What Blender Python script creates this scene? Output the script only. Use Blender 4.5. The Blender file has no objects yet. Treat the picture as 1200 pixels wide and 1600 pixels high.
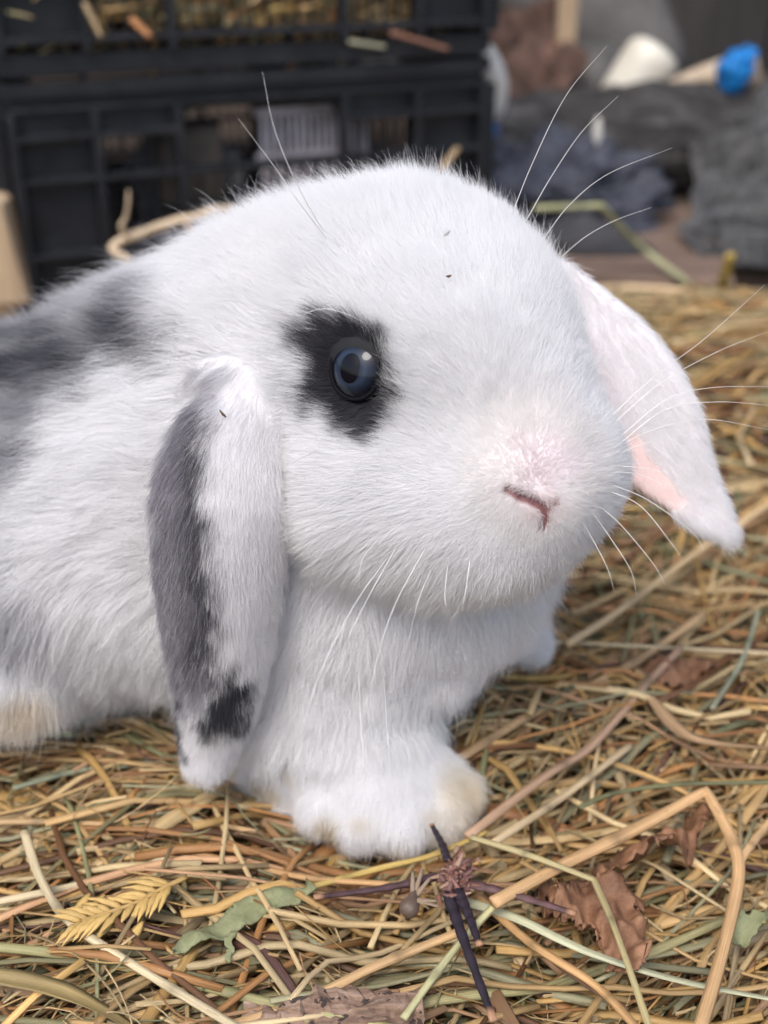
import bpy, math, random
import numpy as np
from mathutils import Vector, Matrix
random.seed(7)
rng = np.random.default_rng(11)
sc = bpy.context.scene
col = sc.collection

# ------------------------------------------------------------------ camera
PITCH = math.radians(28.0)
CAMZ = 0.2137
F_PX = 1900.0                      # focal length in units of a 1600-high picture
cam_data = bpy.data.cameras.new('camera')
cam = bpy.data.objects.new('camera', cam_data)
col.objects.link(cam)
cam.location = (0, 0, CAMZ)
cam.rotation_euler = (math.pi / 2 - PITCH, 0, 0)
cam_data.sensor_fit = 'VERTICAL'
cam_data.sensor_height = 36.0
cam_data.lens = 36.0 * F_PX / 1600.0
cam_data.clip_start = 0.01
cam_data.clip_end = 200.0
cam_data.dof.use_dof = True
cam_data.dof.focus_distance = 0.252
cam_data.dof.aperture_fstop = 11.0
sc.camera = cam

# ------------------------------------------------------------------ world, overcast daylight
SUN_EL, SUN_ROT = math.radians(58), math.radians(200)
world = bpy.data.worlds.new('World')
sc.world = world
world.use_nodes = True
wn = world.node_tree
wn.nodes.clear()
wo = wn.nodes.new('ShaderNodeOutputWorld')
wb = wn.nodes.new('ShaderNodeBackground')
sky = wn.nodes.new('ShaderNodeTexSky')
sky.sky_type = 'NISHITA'
sky.sun_disc = False
sky.sun_elevation = SUN_EL
sky.sun_rotation = SUN_ROT
sky.air_density = 1.0
sky.dust_density = 4.0
sky.ozone_density = 1.0
hs = wn.nodes.new('ShaderNodeHueSaturation')
hs.inputs['Saturation'].default_value = 0.95      # cloud veil greys the sky
wn.links.new(sky.outputs[0], hs.inputs['Color'])
wn.links.new(hs.outputs[0], wb.inputs['Color'])
wb.inputs['Strength'].default_value = 0.145
wn.links.new(wb.outputs[0], wo.inputs['Surface'])
sun_data = bpy.data.lights.new('sun', 'SUN')
sun_data.energy = 1.1
sun_data.angle = math.radians(24)
sun_data.color = (1.0, 0.985, 0.97)
sun = bpy.data.objects.new('sun', sun_data)
col.objects.link(sun)
# light comes from high up, over the camera's left shoulder
az = math.radians(205)             # direction the light comes from, clockwise from +Y
sd = Vector((math.sin(az) * math.cos(SUN_EL), math.cos(az) * math.cos(SUN_EL), math.sin(SUN_EL)))
sun.rotation_euler = sd.to_track_quat('Z', 'Y').to_euler()
sky.sun_rotation = az
sc.view_settings.view_transform = 'Standard'
sc.view_settings.look = 'None'
sc.view_settings.exposure = 0.60
sc.view_settings.gamma = 1.0
sc.cycles.max_bounces = 12
sc.cycles.diffuse_bounces = 8
sc.cycles.glossy_bounces = 3
sc.cycles.transmission_bounces = 6
sc.cycles.transparent_max_bounces = 8
sc.cycles.use_adaptive_sampling = True
sc.cycles.adaptive_threshold = 0.012
try:
    sc.cycles_curves.shape = 'RIBBONS'
    sc.cycles_curves.subdivisions = 2
except Exception:
    pass

# ------------------------------------------------------------------ helpers
CP, SP = math.cos(PITCH), math.sin(PITCH)
CAM_R = np.array([1.0, 0, 0]); CAM_U = np.array([0, SP, CP]); CAM_F = np.array([0, CP, -SP])
CAM_C = np.array([0, 0, CAMZ])

def at(px, py, d):
    """World point seen at (px, py) of the 1200x1600 photograph, d metres in front of the camera."""
    return CAM_C + CAM_R * ((px - 600) * d / F_PX) + CAM_U * ((800 - py) * d / F_PX) + CAM_F * d

def on_ground(px, py, z=0.0):
    v = CAM_R * ((px - 600) / F_PX) + CAM_U * ((800 - py) / F_PX) + CAM_F
    t = (z - CAMZ) / v[2]
    return CAM_C + v * t

def on_plane_y(px, py, y):
    v = CAM_R * ((px - 600) / F_PX) + CAM_U * ((800 - py) / F_PX) + CAM_F
    return CAM_C + v * (y / v[1])

def project(P):
    q = np.asarray(P) - CAM_C
    d = q @ CAM_F
    return 600 + F_PX * (q @ CAM_R) / d, 800 - F_PX * (q @ CAM_U) / d, d

def nrm(v):
    v = np.asarray(v, float)
    return v / np.maximum(np.linalg.norm(v, axis=-1, keepdims=True), 1e-12)

def tag(o, label=None, cat=None, group=None, kind=None):
    if label: o['label'] = label
    if cat: o['category'] = cat
    if group: o['group'] = group
    if kind: o['kind'] = kind
    return o

def empty(name, loc=(0, 0, 0)):
    o = bpy.data.objects.new(name, None)
    o.empty_display_size = 0.02
    col.objects.link(o)
    o.location = Vector(loc)
    return o

def mesh_obj(name, verts, faces, mat, parent=None, smooth=True, colors=None, uvs=None):
    """verts (n,3), faces: list of lists or an (m,4)/(m,3) array."""
    me = bpy.data.meshes.new(name)
    V = np.asarray(verts, np.float32)
    off = Vector((0, 0, 0))
    if isinstance(faces, np.ndarray):
        k = faces.shape[1]
        me.vertices.add(len(V)); me.vertices.foreach_set('co', V.ravel())
        me.loops.add(faces.size); me.loops.foreach_set('vertex_index', faces.astype(np.int32).ravel())
        me.polygons.add(len(faces))
        me.polygons.foreach_set('loop_start', np.arange(0, faces.size, k, dtype=np.int32))
        me.polygons.foreach_set('loop_total', np.full(len(faces), k, np.int32))
        me.update(calc_edges=True)
    else:
        me.from_pydata([tuple(map(float, v)) for v in V], [], [tuple(f) for f in faces])
        me.update()
    if smooth:
        me.polygons.foreach_set('use_smooth', np.ones(len(me.polygons), bool))
    if colors is not None:
        a = me.color_attributes.new('Col', 'FLOAT_COLOR', 'POINT')
        c = np.ones((len(V), 4), np.float32); c[:, :3] = colors
        a.data.foreach_set('color', c.ravel())
    if uvs is not None:
        a = me.attributes.new('uvt', 'FLOAT_VECTOR', 'POINT')
        u = np.zeros((len(V), 3), np.float32); u[:, :uvs.shape[1]] = uvs
        a.data.foreach_set('vector', u.ravel())
    me.materials.append(mat)
    o = bpy.data.objects.new(name, me)
    col.objects.link(o)
    if parent is not None:
        o.parent = parent
        o.matrix_parent_inverse = parent_inv(parent)
    return o

def parent_inv(p):
    """identity rotation parents only: geometry is written in world space"""
    m = Matrix.Identity(4)
    q = p
    loc = Vector((0, 0, 0))
    while q is not None:
        if q.parent is None:
            loc = loc + q.location
        q = q.parent
    return Matrix.Translation(-loc)

class NT:
    """small node tree builder"""
    def __init__(s, name):
        s.m = bpy.data.materials.new(name); s.m.use_nodes = True
        s.t = s.m.node_tree; s.n = s.t.nodes; s.l = s.t.links
        s.n.clear()
        s.out = s.n.new('ShaderNodeOutputMaterial')
    def new(s, t, **kw):
        nd = s.n.new(t)
        for k, v in kw.items():
            if k.startswith('i_'):
                key = k[2:].replace('_', ' ')
                s.put(nd.inputs[int(key)] if key.isdigit() else nd.inputs[key], v)
            else:
                setattr(nd, k, v)
        return nd
    def put(s, sock, v):
        if hasattr(v, 'is_output'): s.l.new(v, sock)
        else:
            if isinstance(v, (tuple, list)) and len(v) == 3 and sock.type == 'RGBA': v = (*v, 1)
            sock.default_value = v
    def math(s, op, a, b=0.0, c=0.0, clamp=False):
        nd = s.n.new('ShaderNodeMath'); nd.operation = op; nd.use_clamp = clamp
        s.put(nd.inputs[0], a); s.put(nd.inputs[1], b); s.put(nd.inputs[2], c)
        return nd.outputs[0]
    def mix(s, f, a, b, mode='MIX'):
        nd = s.n.new('ShaderNodeMix'); nd.data_type = 'RGBA'; nd.blend_type = mode
        s.put(nd.inputs[0], f); s.put(nd.inputs[6], a); s.put(nd.inputs[7], b)
        return nd.outputs[2]
    def noise(s, vec, scale, detail=4, rough=0.55, dist=0.0):
        nd = s.n.new('ShaderNodeTexNoise')
        if vec is not None: s.l.new(vec, nd.inputs['Vector'])
        nd.inputs['Scale'].default_value = scale; nd.inputs['Detail'].default_value = detail
        nd.inputs['Roughness'].default_value = rough; nd.inputs['Distortion'].default_value = dist
        return nd.outputs[0]
    def ramp(s, f, stops):
        nd = s.n.new('ShaderNodeValToRGB'); s.l.new(f, nd.inputs[0])
        e = nd.color_ramp.elements
        while len(e) < len(stops): e.new(0.5)
        for el, (p, c) in zip(e, stops):
            el.position = p; el.color = (*c, 1) if len(c) == 3 else c
        return nd.outputs[0]
    def mapping(s, vec, scale):
        nd = s.n.new('ShaderNodeMapping'); s.l.new(vec, nd.inputs[0]); nd.inputs['Scale'].default_value = scale
        return nd.outputs[0]
    def coord(s): return s.n.new('ShaderNodeTexCoord').outputs['Object']
    def bump(s, h, strength, dist=0.001):
        nd = s.n.new('ShaderNodeBump'); s.l.new(h, nd.inputs['Height'])
        nd.inputs['Strength'].default_value = strength; nd.inputs['Distance'].default_value = dist
        return nd.outputs[0]
    def principled(s, **kw):
        p = s.new('ShaderNodeBsdfPrincipled', **kw)
        return p
    def done(s, shader):
        s.l.new(shader.outputs[0] if hasattr(shader, 'outputs') else shader, s.out.inputs['Surface'])
        return s.m

# value noise on a lattice, vectorised (world-space, any scale)
_lat = rng.random((32, 32, 32, 3)).astype(np.float32) * 2 - 1
def vnoise(P, scale, seed=0):
    q = P / scale + seed * 7.31
    i = np.floor(q).astype(np.int64); f = (q - i).astype(np.float32)
    f = f * f * (3 - 2 * f)
    out = 0
    for dx in (0, 1):
        for dy in (0, 1):
            for dz in (0, 1):
                w = ((f[:, 0] if dx else 1 - f[:, 0]) * (f[:, 1] if dy else 1 - f[:, 1]) * (f[:, 2] if dz else 1 - f[:, 2]))
                out = out + w[:, None] * _lat[(i[:, 0] + dx) % 32, (i[:, 1] + dy) % 32, (i[:, 2] + dz) % 32]
    return out
# ------------------------------------------------------------------ rabbit: signed distance body
def d_cap(P, a, b, ra, rb):
    ab = b - a
    t = np.clip(((P - a) @ ab) / (ab @ ab), 0, 1)
    return np.linalg.norm(P - a - t[:, None] * ab, axis=1) - (ra + (rb - ra) * t)

def d_ell(P, c, R, r):
    q = (P - c) @ np.asarray(R).T
    r = np.asarray(r)
    k0 = np.linalg.norm(q / r, axis=1); k1 = np.linalg.norm(q / (r * r), axis=1)
    return k0 * (k0 - 1) / np.maximum(k1, 1e-9)

def smin(a, b, k):
    h = np.maximum(k - np.abs(a - b), 0) / k
    return np.minimum(a, b) - h * h * k * 0.25

def sstep(a, b, x):
    t = np.clip((x - a) / (b - a), 0, 1)
    return t * t * (3 - 2 * t)

PX = 1 / F_PX
NOSE = at(848, 770, 0.2325)
HEADC = at(640, 540, 0.276)
HF = nrm(NOSE - HEADC)                                    # facing
HS = nrm(np.cross(HF, [0, 0, 1.0]))                       # towards the rabbit's right... picture left is -HS
HU = np.cross(HS, HF)
I3 = np.eye(3)

HEAD = [  # px, py, depth, radius in photograph pixels
    (622, 525, .281, 232), (560, 565, .283, 204), (700, 606, .268, 205), (700, 500, .283, 140), (505, 553, .300, 166),
]
def rad(d, r): return r * d * PX

FORM = [(668, 640, .243, .0115, .0030), (560, 640, .246, .009, .0012), (765, 735, .236, .008, -.0016), (905, 700, .243, .004, .0011),
        (560, 505, .249, .010, -.0010), (470, 640, .262, .012, .0020), (690, 800, .247, .010, -.0008)]

def head_sdf(P):
    f = None
    for (x, y, d, r) in HEAD:
        g = np.linalg.norm(P - at(x, y, d), axis=1) - rad(d, r) + 0.003
        f = g if f is None else smin(f, g, 0.014)
    g = d_cap(P, at(718, 560, .2610), at(820, 715, .2555), .0215, .0168)      # nose bridge
    f = smin(f, g, 0.014)
    g = np.linalg.norm(P - at(795, 745, .256), axis=1) - .0178               # near whisker pad
    f = smin(f, g, 0.008)
    g = np.linalg.norm(P - at(864, 738, .258), axis=1) - .0128               # far whisker pad
    f = smin(f, g, 0.009)
    g = np.linalg.norm(P - at(830, 745, .2475), axis=1) - .0115              # nose tip
    f = smin(f, g, 0.008)
    g = d_cap(P, at(592, 742, .268), at(700, 800, .265), .0195, .0165)       # near cheek and jaw
    f = smin(f, g, 0.012)
    g = np.linalg.norm(P - at(790, 825, .258), axis=1) - .0105               # chin
    f = smin(f, g, 0.010)
    for (x, y, d, s_, h_) in FORM:                                           # hollows and ridges of the face
        q = np.linalg.norm(P - at(x, y, d), axis=1)
        f = f + h_ * np.exp(-(q / s_) ** 2)
    return f

def body_sdf(P):
    f = d_cap(P, at(470, 620, .312), at(330, 765, .335), .0350, .0440)       # neck to shoulders
    f = smin(f, d_cap(P, at(330, 765, .335), at(-80, 815, .345), .0440, .0485), .03)
    f = smin(f, d_cap(P, at(470, 550, .315), at(330, 660, .330), .0320, .0400), .016)   # nape
    f = smin(f, np.linalg.norm(P - at(-250, 840, .37), axis=1) - .053, .03)  # rump
    f = smin(f, d_cap(P, at(580, 885, .312), at(520, 1030, .325), .0330, .0300), .016)    # chest
    f = smin(f, d_cap(P, at(735, 880, .306), at(655, 945, .316), .0155, .0135), .02)    # far side of chest
    f = smin(f, np.linalg.norm(P - at(-30, 900, .328), axis=1) - .0340, .02)  # near haunch
    return f

def limb_sdf(P):
    PA, PB = at(530, 1110, .318), at(592, 1230, .306)
    f = d_cap(P, PA, PB, .0205, .0150)                                       # near fore leg
    for (x, y, d, r) in ((506, 1268, .300, .0050), (562, 1288, .2965, .0053), (628, 1288, .2960, .0056), (686, 1274, .3005, .0058), (716, 1244, .307, .0056)):
        f = smin(f, d_cap(P, at(592 + (x - 610) * .25, 1205, .309), at(x, y, d), .0130, r * 1.08), .0028)
    g = d_cap(P, at(765, 960, .345), at(828, 1005, .352), .0080, .0058)      # far fore paw
    f = smin(f, g, .004)
    g = d_cap(P, at(-60, 1078, .312), at(30, 1092, .3100), .0095, .0075)      # hind foot
    f = smin(f, g, .005)
    g = d_cap(P, at(420, 1130, .335), at(470, 1215, .325), .022, .014)       # elbow fluff
    f = smin(f, g, .012)
    return f

# ears: chain of (px, py, depth, half width in px); width axis lies across the path
EAR_N = [(408, 584, .2640, 30), (389, 628, .2622, 68), (362, 694, .2590, 99), (346, 780, .2575, 110), (342, 870, .2620, 108),
         (342, 960, .2690, 97), (341, 1040, .2765, 83), (336, 1110, .2840, 68), (327, 1160, .2900, 54), (321, 1194, .2925, 42)]
EAR_F = [(862, 438, .296, 42), (905, 494, .294, 60), (952, 566, .291, 80), (995, 646, .289, 88), (1034, 716, .2885, 76),
         (1073, 766, .2885, 54), (1106, 803, .2890, 40), (1128, 826, .2895, 25)]

def ear_frames(E, tilt):
    C = np.array([at(*e[:3]) for e in E]); w = np.array([e[3] * e[2] * PX for e in E])
    # smooth the chain: Catmull-Rom, three pieces a span
    Cp = np.vstack([2 * C[0] - C[1], C, 2 * C[-1] - C[-2]]); wp = np.concatenate([[2 * w[0] - w[1]], w, [2 * w[-1] - w[-2]]])
    CC, WW = [], []
    for i in range(1, len(C)):
        for t in (0, 1 / 3, 2 / 3):
            b = np.array([-t + 2 * t * t - t ** 3, 2 - 5 * t * t + 3 * t ** 3, t + 4 * t * t - 3 * t ** 3, -t * t + t ** 3]) / 2
            CC.append(b @ Cp[i - 1:i + 3]); WW.append(b @ wp[i - 1:i + 3])
    C = np.array(CC + [C[-1]]); w = np.array(WW + [w[-1]])
    T = nrm(np.gradient(C, axis=0))
    view = nrm(C - CAM_C)
    A = nrm(np.cross(T, view)); B = np.cross(A, T)         # A across, B through the ear (towards/away camera)
    ca, sa = math.cos(tilt), math.sin(tilt)
    A2 = A * ca + B * sa; B2 = np.cross(A2, T)
    return C, w, T, A2, B2

EN = ear_frames(EAR_N, 0.0)
EF = ear_frames(EAR_F, 0.25)

def ear_local(P, E):
    """nearest segment -> (segment parameter s, across a, through b, width w)"""
    C, w, T, A, B = E
    best = np.full(len(P), 1e9); out = np.zeros((len(P), 4)); end = np.zeros(len(P))
    n = len(C) - 1
    for i in range(n):
        ab = C[i + 1] - C[i]; t0 = ((P - C[i]) @ ab) / (ab @ ab); t = np.clip(t0, 0, 1)
        q = P - C[i] - t[:, None] * ab
        d = np.linalg.norm(q, axis=1)
        m = d < best
        best[m] = d[m]
        tm = t[m][:, None]
        a = nrm(A[i] * (1 - tm) + A[i + 1] * tm); b = nrm(B[i] * (1 - tm) + B[i + 1] * tm)
        out[m, 0] = i + t[m]
        out[m, 1] = (q[m] * a).sum(1); out[m, 2] = (q[m] * b).sum(1); out[m, 3] = (w[i] * (1 - t[m]) + w[i + 1] * t[m])
        e = np.zeros(m.sum())
        if i == 0: e = np.where(t0[m] < 0, -t0[m], 0) * np.linalg.norm(ab)
        if i == 0: e = e / 1.2
        if i == n - 1: e = np.maximum(e, np.where(t0[m] > 1, t0[m] - 1, 0) * np.linalg.norm(ab))
        end[m] = e
    return out, end

def ear_sdf(P, E, thick, sgn, curve, hollow):
    C = E[0]; lo = C.min(0) - .024; hi = C.max(0) + .024
    near = ((P > lo) & (P < hi)).all(1)
    if not near.all():
        r = np.linalg.norm(P - np.clip(P, lo + .022, hi - .022), axis=1) + .001
        if near.any(): r[near] = ear_sdf(P[near], E, thick, sgn, curve, hollow)
        return r
    L, end = ear_local(P, E)
    w = L[:, 3] - .0010; a = L[:, 1]; b = L[:, 2]
    un = a / w
    b = b + sgn * curve * w * un * un                      # both edges curl to the hidden side
    th = (thick * w + .0016) * (.5 + .5 * sstep(0, 7, L[:, 0]))
    th = th - hollow * w * np.exp(-(un * 1.7) ** 2) * (b < 0)
    k = np.sqrt((a / w) ** 2 + (b / th) ** 2 + (end / .004) ** 2)
    return (k - 1) * np.minimum(w, th) * 0.9

def ear_n(P): return ear_sdf(P, EN, .32, -1, .34, 0)
def ear_f(P): return ear_sdf(P, EF, .24, 1, .40, .10)

EYE_R = .0086
EYE_N = nrm(nrm(CAM_C - at(556, 577, .25)) * 0.83 - CAM_R * 0.52 + CAM_U * 0.04)

def groups(P):
    h = head_sdf(P); b = body_sdf(P); l = limb_sdf(P); e1 = ear_n(P); e2 = ear_f(P)
    return h, b, l, e1, e2

def total(P):
    h, b, l, e1, e2 = groups(P)
    f = smin(smin(h, b, .019), l, .010)
    f = smin(f, e1, .0025 + .007 * sstep(.098, .118, P[:, 2]))
    f = smin(f, e2, .004)
    # nostril slit and lip cleft, pressed into the surface
    for (A_, B_, r) in SLITS:
        s = d_cap(P, A_, B_, r, r * .7)
        f = np.maximum(f, -s)
    return f

def surf_hit(px, py, fn, d0=.2, d1=.4, n=400):
    ds = np.linspace(d0, d1, n)
    P = np.array([at(px, py, d) for d in ds])
    v = fn(P)
    k = np.argmax(v < 0)
    return P[k], ds[k]

SLITS = []
EYE_O = surf_hit(556, 576, head_sdf)[0]                   # middle of the eye opening
EYE_C = EYE_O - EYE_N * .0062
def _smooth_head(P): return head_sdf(P)
_sp = [surf_hit(x, y, _smooth_head)[0] for (x, y) in ((793, 764), (815, 776), (836, 783), (850, 794), (852, 810), (848, 824))]
for i in range(len(_sp) - 1):
    SLITS.append((_sp[i], _sp[i + 1], (.0006, .0010, .0010, .0007, .0004)[i]))
# far nostril, round the tip
_sf = [surf_hit(x, y, _smooth_head)[0] for (x, y) in ((850, 794), (866, 786), (880, 776))]
for i in range(1): SLITS.append((_sf[i], _sf[i + 1], .0002))

def surface_nets(fn, lo, hi, h, block=5):
    lo = np.asarray(lo); n = np.ceil((np.asarray(hi) - lo) / (h * block)).astype(int)
    cx = [lo[i] + (np.arange(n[i]) + .5) * h * block for i in range(3)]
    G = np.stack(np.meshgrid(*cx, indexing='ij'), -1).reshape(-1, 3)
    cv = fn(G).reshape(n)
    near = np.abs(cv) < h * block * 1.35
    full = np.repeat(np.repeat(np.repeat(cv.astype(np.float32), block, 0), block, 1), block, 2)
    idx = np.argwhere(near)
    o = np.stack(np.meshgrid(*[np.arange(block)] * 3, indexing='ij'), -1).reshape(-1, 3)
    for s in range(0, len(idx), 4000):
        I = (idx[s:s + 4000, None] * block + o[None]).reshape(-1, 3)
        full[I[:, 0], I[:, 1], I[:, 2]] = fn(lo + (I + .5) * h)
    S = full < 0
    N = full.shape
    cells = np.zeros(tuple(k - 1 for k in N), np.int8)
    for dx in (0, 1):
        for dy in (0, 1):
            for dz in (0, 1):
                cells += S[dx:N[0] - 1 + dx, dy:N[1] - 1 + dy, dz:N[2] - 1 + dz]
    act = np.argwhere((cells > 0) & (cells < 8))
    vid = np.full(cells.shape, -1, np.int64)
    vid[act[:, 0], act[:, 1], act[:, 2]] = np.arange(len(act))
    acc = np.zeros((len(act), 3)); cnt = np.zeros(len(act))
    corners = [(a, b, c) for a in (0, 1) for b in (0, 1) for c in (0, 1)]
    for c0 in corners:
        for ax in range(3):
            if c0[ax] == 1: continue
            c1 = list(c0); c1[ax] = 1
            v0 = full[act[:, 0] + c0[0], act[:, 1] + c0[1], act[:, 2] + c0[2]]
            v1 = full[act[:, 0] + c1[0], act[:, 1] + c1[1], act[:, 2] + c1[2]]
            m = (v0 < 0) != (v1 < 0)
            t = v0[m] / (v0[m] - v1[m])
            p = np.tile(np.array(c0, float), (m.sum(), 1)); p[:, ax] += t
            acc[m] += p; cnt[m] += 1
    V = lo + (act + acc / cnt[:, None] + .5) * h
    quads = []
    for ax in range(3):
        sl0 = [slice(1, -1)] * 3; sl1 = [slice(1, -1)] * 3
        sl0[ax] = slice(0, N[ax] - 1); sl1[ax] = slice(1, N[ax])
        A = S[tuple(sl0)]; B = S[tuple(sl1)]
        e = np.argwhere(A != B)
        offv = np.array([1, 1, 1]); offv[ax] = 0
        g = e + offv
        u, v = [(1, 2), (2, 0), (0, 1)][ax]
        def cell(du, dv):
            q = g.copy(); q[:, u] += du; q[:, v] += dv
            return vid[q[:, 0], q[:, 1], q[:, 2]]
        Q = np.stack([cell(-1, -1), cell(0, -1), cell(0, 0), cell(-1, 0)], 1)
        flip = ~A[e[:, 0], e[:, 1], e[:, 2]]
        Q[flip] = Q[flip][:, ::-1]
        quads.append(Q)
    Q = np.concatenate(quads)
    Q = Q[(Q >= 0).all(1)]
    return V, Q

VOX = .0009
RV, RQ = surface_nets(total, (-.235, .165, -.012), (.105, .445, .178), VOX)

def grad(fn, P, e=.0006):
    g = np.zeros_like(P)
    for ax in range(3):
        d = np.zeros(3); d[ax] = e
        g[:, ax] = fn(P + d) - fn(P - d)
    return nrm(g)
# ------------------------------------------------------------------ rabbit: skin, coat, eye, whiskers
def poly_sd(x, y, poly):
    """signed distance in picture units, negative inside"""
    poly = np.array(poly, float); n = len(poly)
    d = np.full(x.shape, 1e9); ins = np.zeros(x.shape, bool)
    for i in range(n):
        ax, ay = poly[i]; bx, by = poly[(i + 1) % n]
        ex, ey = bx - ax, by - ay
        t = np.clip(((x - ax) * ex + (y - ay) * ey) / (ex * ex + ey * ey), 0, 1)
        d = np.minimum(d, np.hypot(x - ax - t * ex, y - ay - t * ey))
        c = ((ay > y) != (by > y)) & (x < (bx - ax) * (y - ay) / (by - ay + 1e-9) + ax)
        ins ^= c
    return np.where(ins, -d, d)

EYE_PATCH = [(452, 505), (490, 490), (540, 492), (585, 518), (603, 560), (604, 610), (598, 655), (582, 680), (552, 686), (522, 668), (505, 648), (462, 642), (460, 600), (472, 560), (455, 532)]
EAR_BAND = [(345, 585), (300, 590), (255, 640), (215, 740), (215, 900), (235, 1000), (255, 1075), (275, 1120), (300, 1110), (322, 1070), (330, 1010), (326, 930), (316, 850), (308, 770), (310, 690), (325, 630)]
EAR_CORE = [(305, 650), (285, 720), (285, 820), (300, 900), (300, 980), (300, 1050), (318, 1070), (330, 1010), (326, 930), (316, 850), (308, 770), (310, 690)]
EAR_SPOT = [(345, 1058), (372, 1048), (388, 1085), (386, 1125), (362, 1146), (325, 1140), (316, 1105)]
EAR_EDGE = [(245, 1085), (272, 1100), (290, 1165), (270, 1185)]
BACK_1 = [(-60, 470), (40, 445), (120, 440), (190, 430), (215, 460), (190, 490), (235, 495), (245, 525), (215, 560), (150, 545), (120, 585), (60, 615), (30, 670), (10, 740), (-80, 790), (-300, 860), (-400, 500)]
BACK_CORE = [(120, 495), (200, 490), (238, 520), (215, 555), (150, 545), (95, 575), (30, 590), (-60, 640), (-250, 700), (-200, 560), (-10, 520)]
FLANK = [(-120, 930), (10, 960), (60, 1000), (70, 1040), (20, 1045), (-120, 1020)]

WHITE = np.array([.925, .925, .93]); GREY = np.array([.20, .20, .225]); DARK = np.array([.030, .031, .040])

def coat_colour(P, part, N, jit=True):
    x, y, d = project(P)
    n1 = vnoise(P, .0045, 1); n2 = vnoise(P, .0016, 2)
    k = 16 * d / .25
    x = x + n1[:, 0] * k + n2[:, 0] * k * .45; y = y + n1[:, 1] * k + n2[:, 1] * k * .45
    c = np.tile(WHITE, (len(P), 1))
    rn = rng.random(len(P)) if jit else np.full(len(P), .5)
    facing = ((CAM_C - P) * N).sum(1) > -.02
    def lay(mask, w, colr):
        nonlocal c
        w = (w * mask)[:, None]; c = c * (1 - w) + np.asarray(colr) * w
    head = part == 0; body = part == 1; ear = part == 3
    # eye patch
    s = poly_sd(x, y, EYE_PATCH)
    r = np.hypot((x - 556) / 1.0, (y - 576) / 1.25)
    w = 1 - sstep(-12, 14, s + (rn - .5) * 22)
    lo_ = sstep(40, 110, r) * (.45 + .55 * sstep(580, 640, y))
    shade = (DARK * 1.45 + np.array([.006, .003, 0]))[None] * (1 - lo_)[:, None] + (GREY * .75 + .02 * n1[:, :1])  * lo_[:, None]
    w_ = (w * (head & facing))[:, None]; c = c * (1 - w_) + shade * w_
    # near ear
    s = poly_sd(x, y, EAR_BAND)
    lay(ear, (1 - sstep(-22, 22, s + (rn - .5) * 46)) * (.62 + .38 * (rn > .45)), GREY * 1.45 + np.array([.022, .006, .012]))
    s = poly_sd(x, y, EAR_CORE)
    lay(ear, (1 - sstep(-20, 22, s + (rn - .5) * 30)) * .88, DARK * 1.9 + np.array([.008, .004, .004]))
    s = poly_sd(x, y, EAR_SPOT); lay(ear, (1 - sstep(-10, 12, s + (rn - .5) * 24)) * .95, DARK * 1.5)
    s = poly_sd(x, y, EAR_EDGE); lay(ear, (1 - sstep(-6, 10, s + (rn - .5) * 10)) * .9, DARK * 2)
    # back and flank
    s = poly_sd(x, y, BACK_1); mot = sstep(-.35, .30, vnoise(P * np.array([1, 1, 2.2]), .013, 17)[:, 0] + .35 * n1[:, 1])
    lay(body, (1 - sstep(-20, 35, s + (rn - .5) * 50)) * (.52 + .42 * mot) * (.75 + .25 * (rn > .4)), GREY * 1.3)
    s = poly_sd(x, y, BACK_CORE); lay(body, (1 - sstep(-35, 30, s + (rn - .5) * 50)) * (.50 + .38 * mot), DARK * 2.1)
    s = poly_sd(x, y, FLANK); lay(body | (part == 2), (1 - sstep(-15, 25, s + (rn - .5) * 30)) * .42, GREY * 1.3)
    # pink through the short fur of the nose
    q = np.linalg.norm(P - at(856, 722, .2325), axis=1)
    lay(head, (1 - sstep(.010, .024, q)) * .45, (.84, .80, .77))
    lay(head, (1 - sstep(.003, .0115, q + n1[:, 2] * .003)) * .34, (.76, .62, .66))
    q = np.linalg.norm(P - _sp[3], axis=1)
    lay(head, (1 - sstep(.001, .0065, q)) * .20, (.66, .42, .42))
    # straw-stained feet; spots between the toes paint stain and shadow together
    z = P[:, 2]
    lay(part == 2, (1 - sstep(.004, .013, z + n1[:, 2] * .004)) * .42 * sstep(-.4, .3, n1[:, 0]), (.62, .50, .28))
    for (qx, qy, qd, qr) in ((530, 1300, .297, .0065), (640, 1302, .296, .0060)):
        q = np.linalg.norm(P - at(qx, qy, qd), axis=1); lay(part == 2, (1 - sstep(.002, qr, q)) * .75, (.52, .42, .20))
    # yellowish tint over the paw's outer side
    q = np.linalg.norm(P - at(25, 1095, .305), axis=1)
    lay(part == 2, (1 - sstep(.006, .016, q)) * .6, (.72, .60, .40))
    q = np.linalg.norm(P - at(740, 1255, .300), axis=1)
    lay(part == 2, (1 - sstep(.004, .014, q)) * .5, (.80, .70, .50))
    # the ears' skin tints the thin hair
    lay(ear, (.02 + .22 * (rn > .85)) * (c[:, 0] > .6), (.78, .68, .72))
    lay(part == 4, np.full(len(P), .05), (.93, .76, .79))
    if jit:
        c = c * (0.93 + .09 * rng.random((len(P), 1)))
    return np.clip(c, 0.004, .955)

def part_of(P):
    return np.argmin(np.stack(groups(P)), 0)

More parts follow.
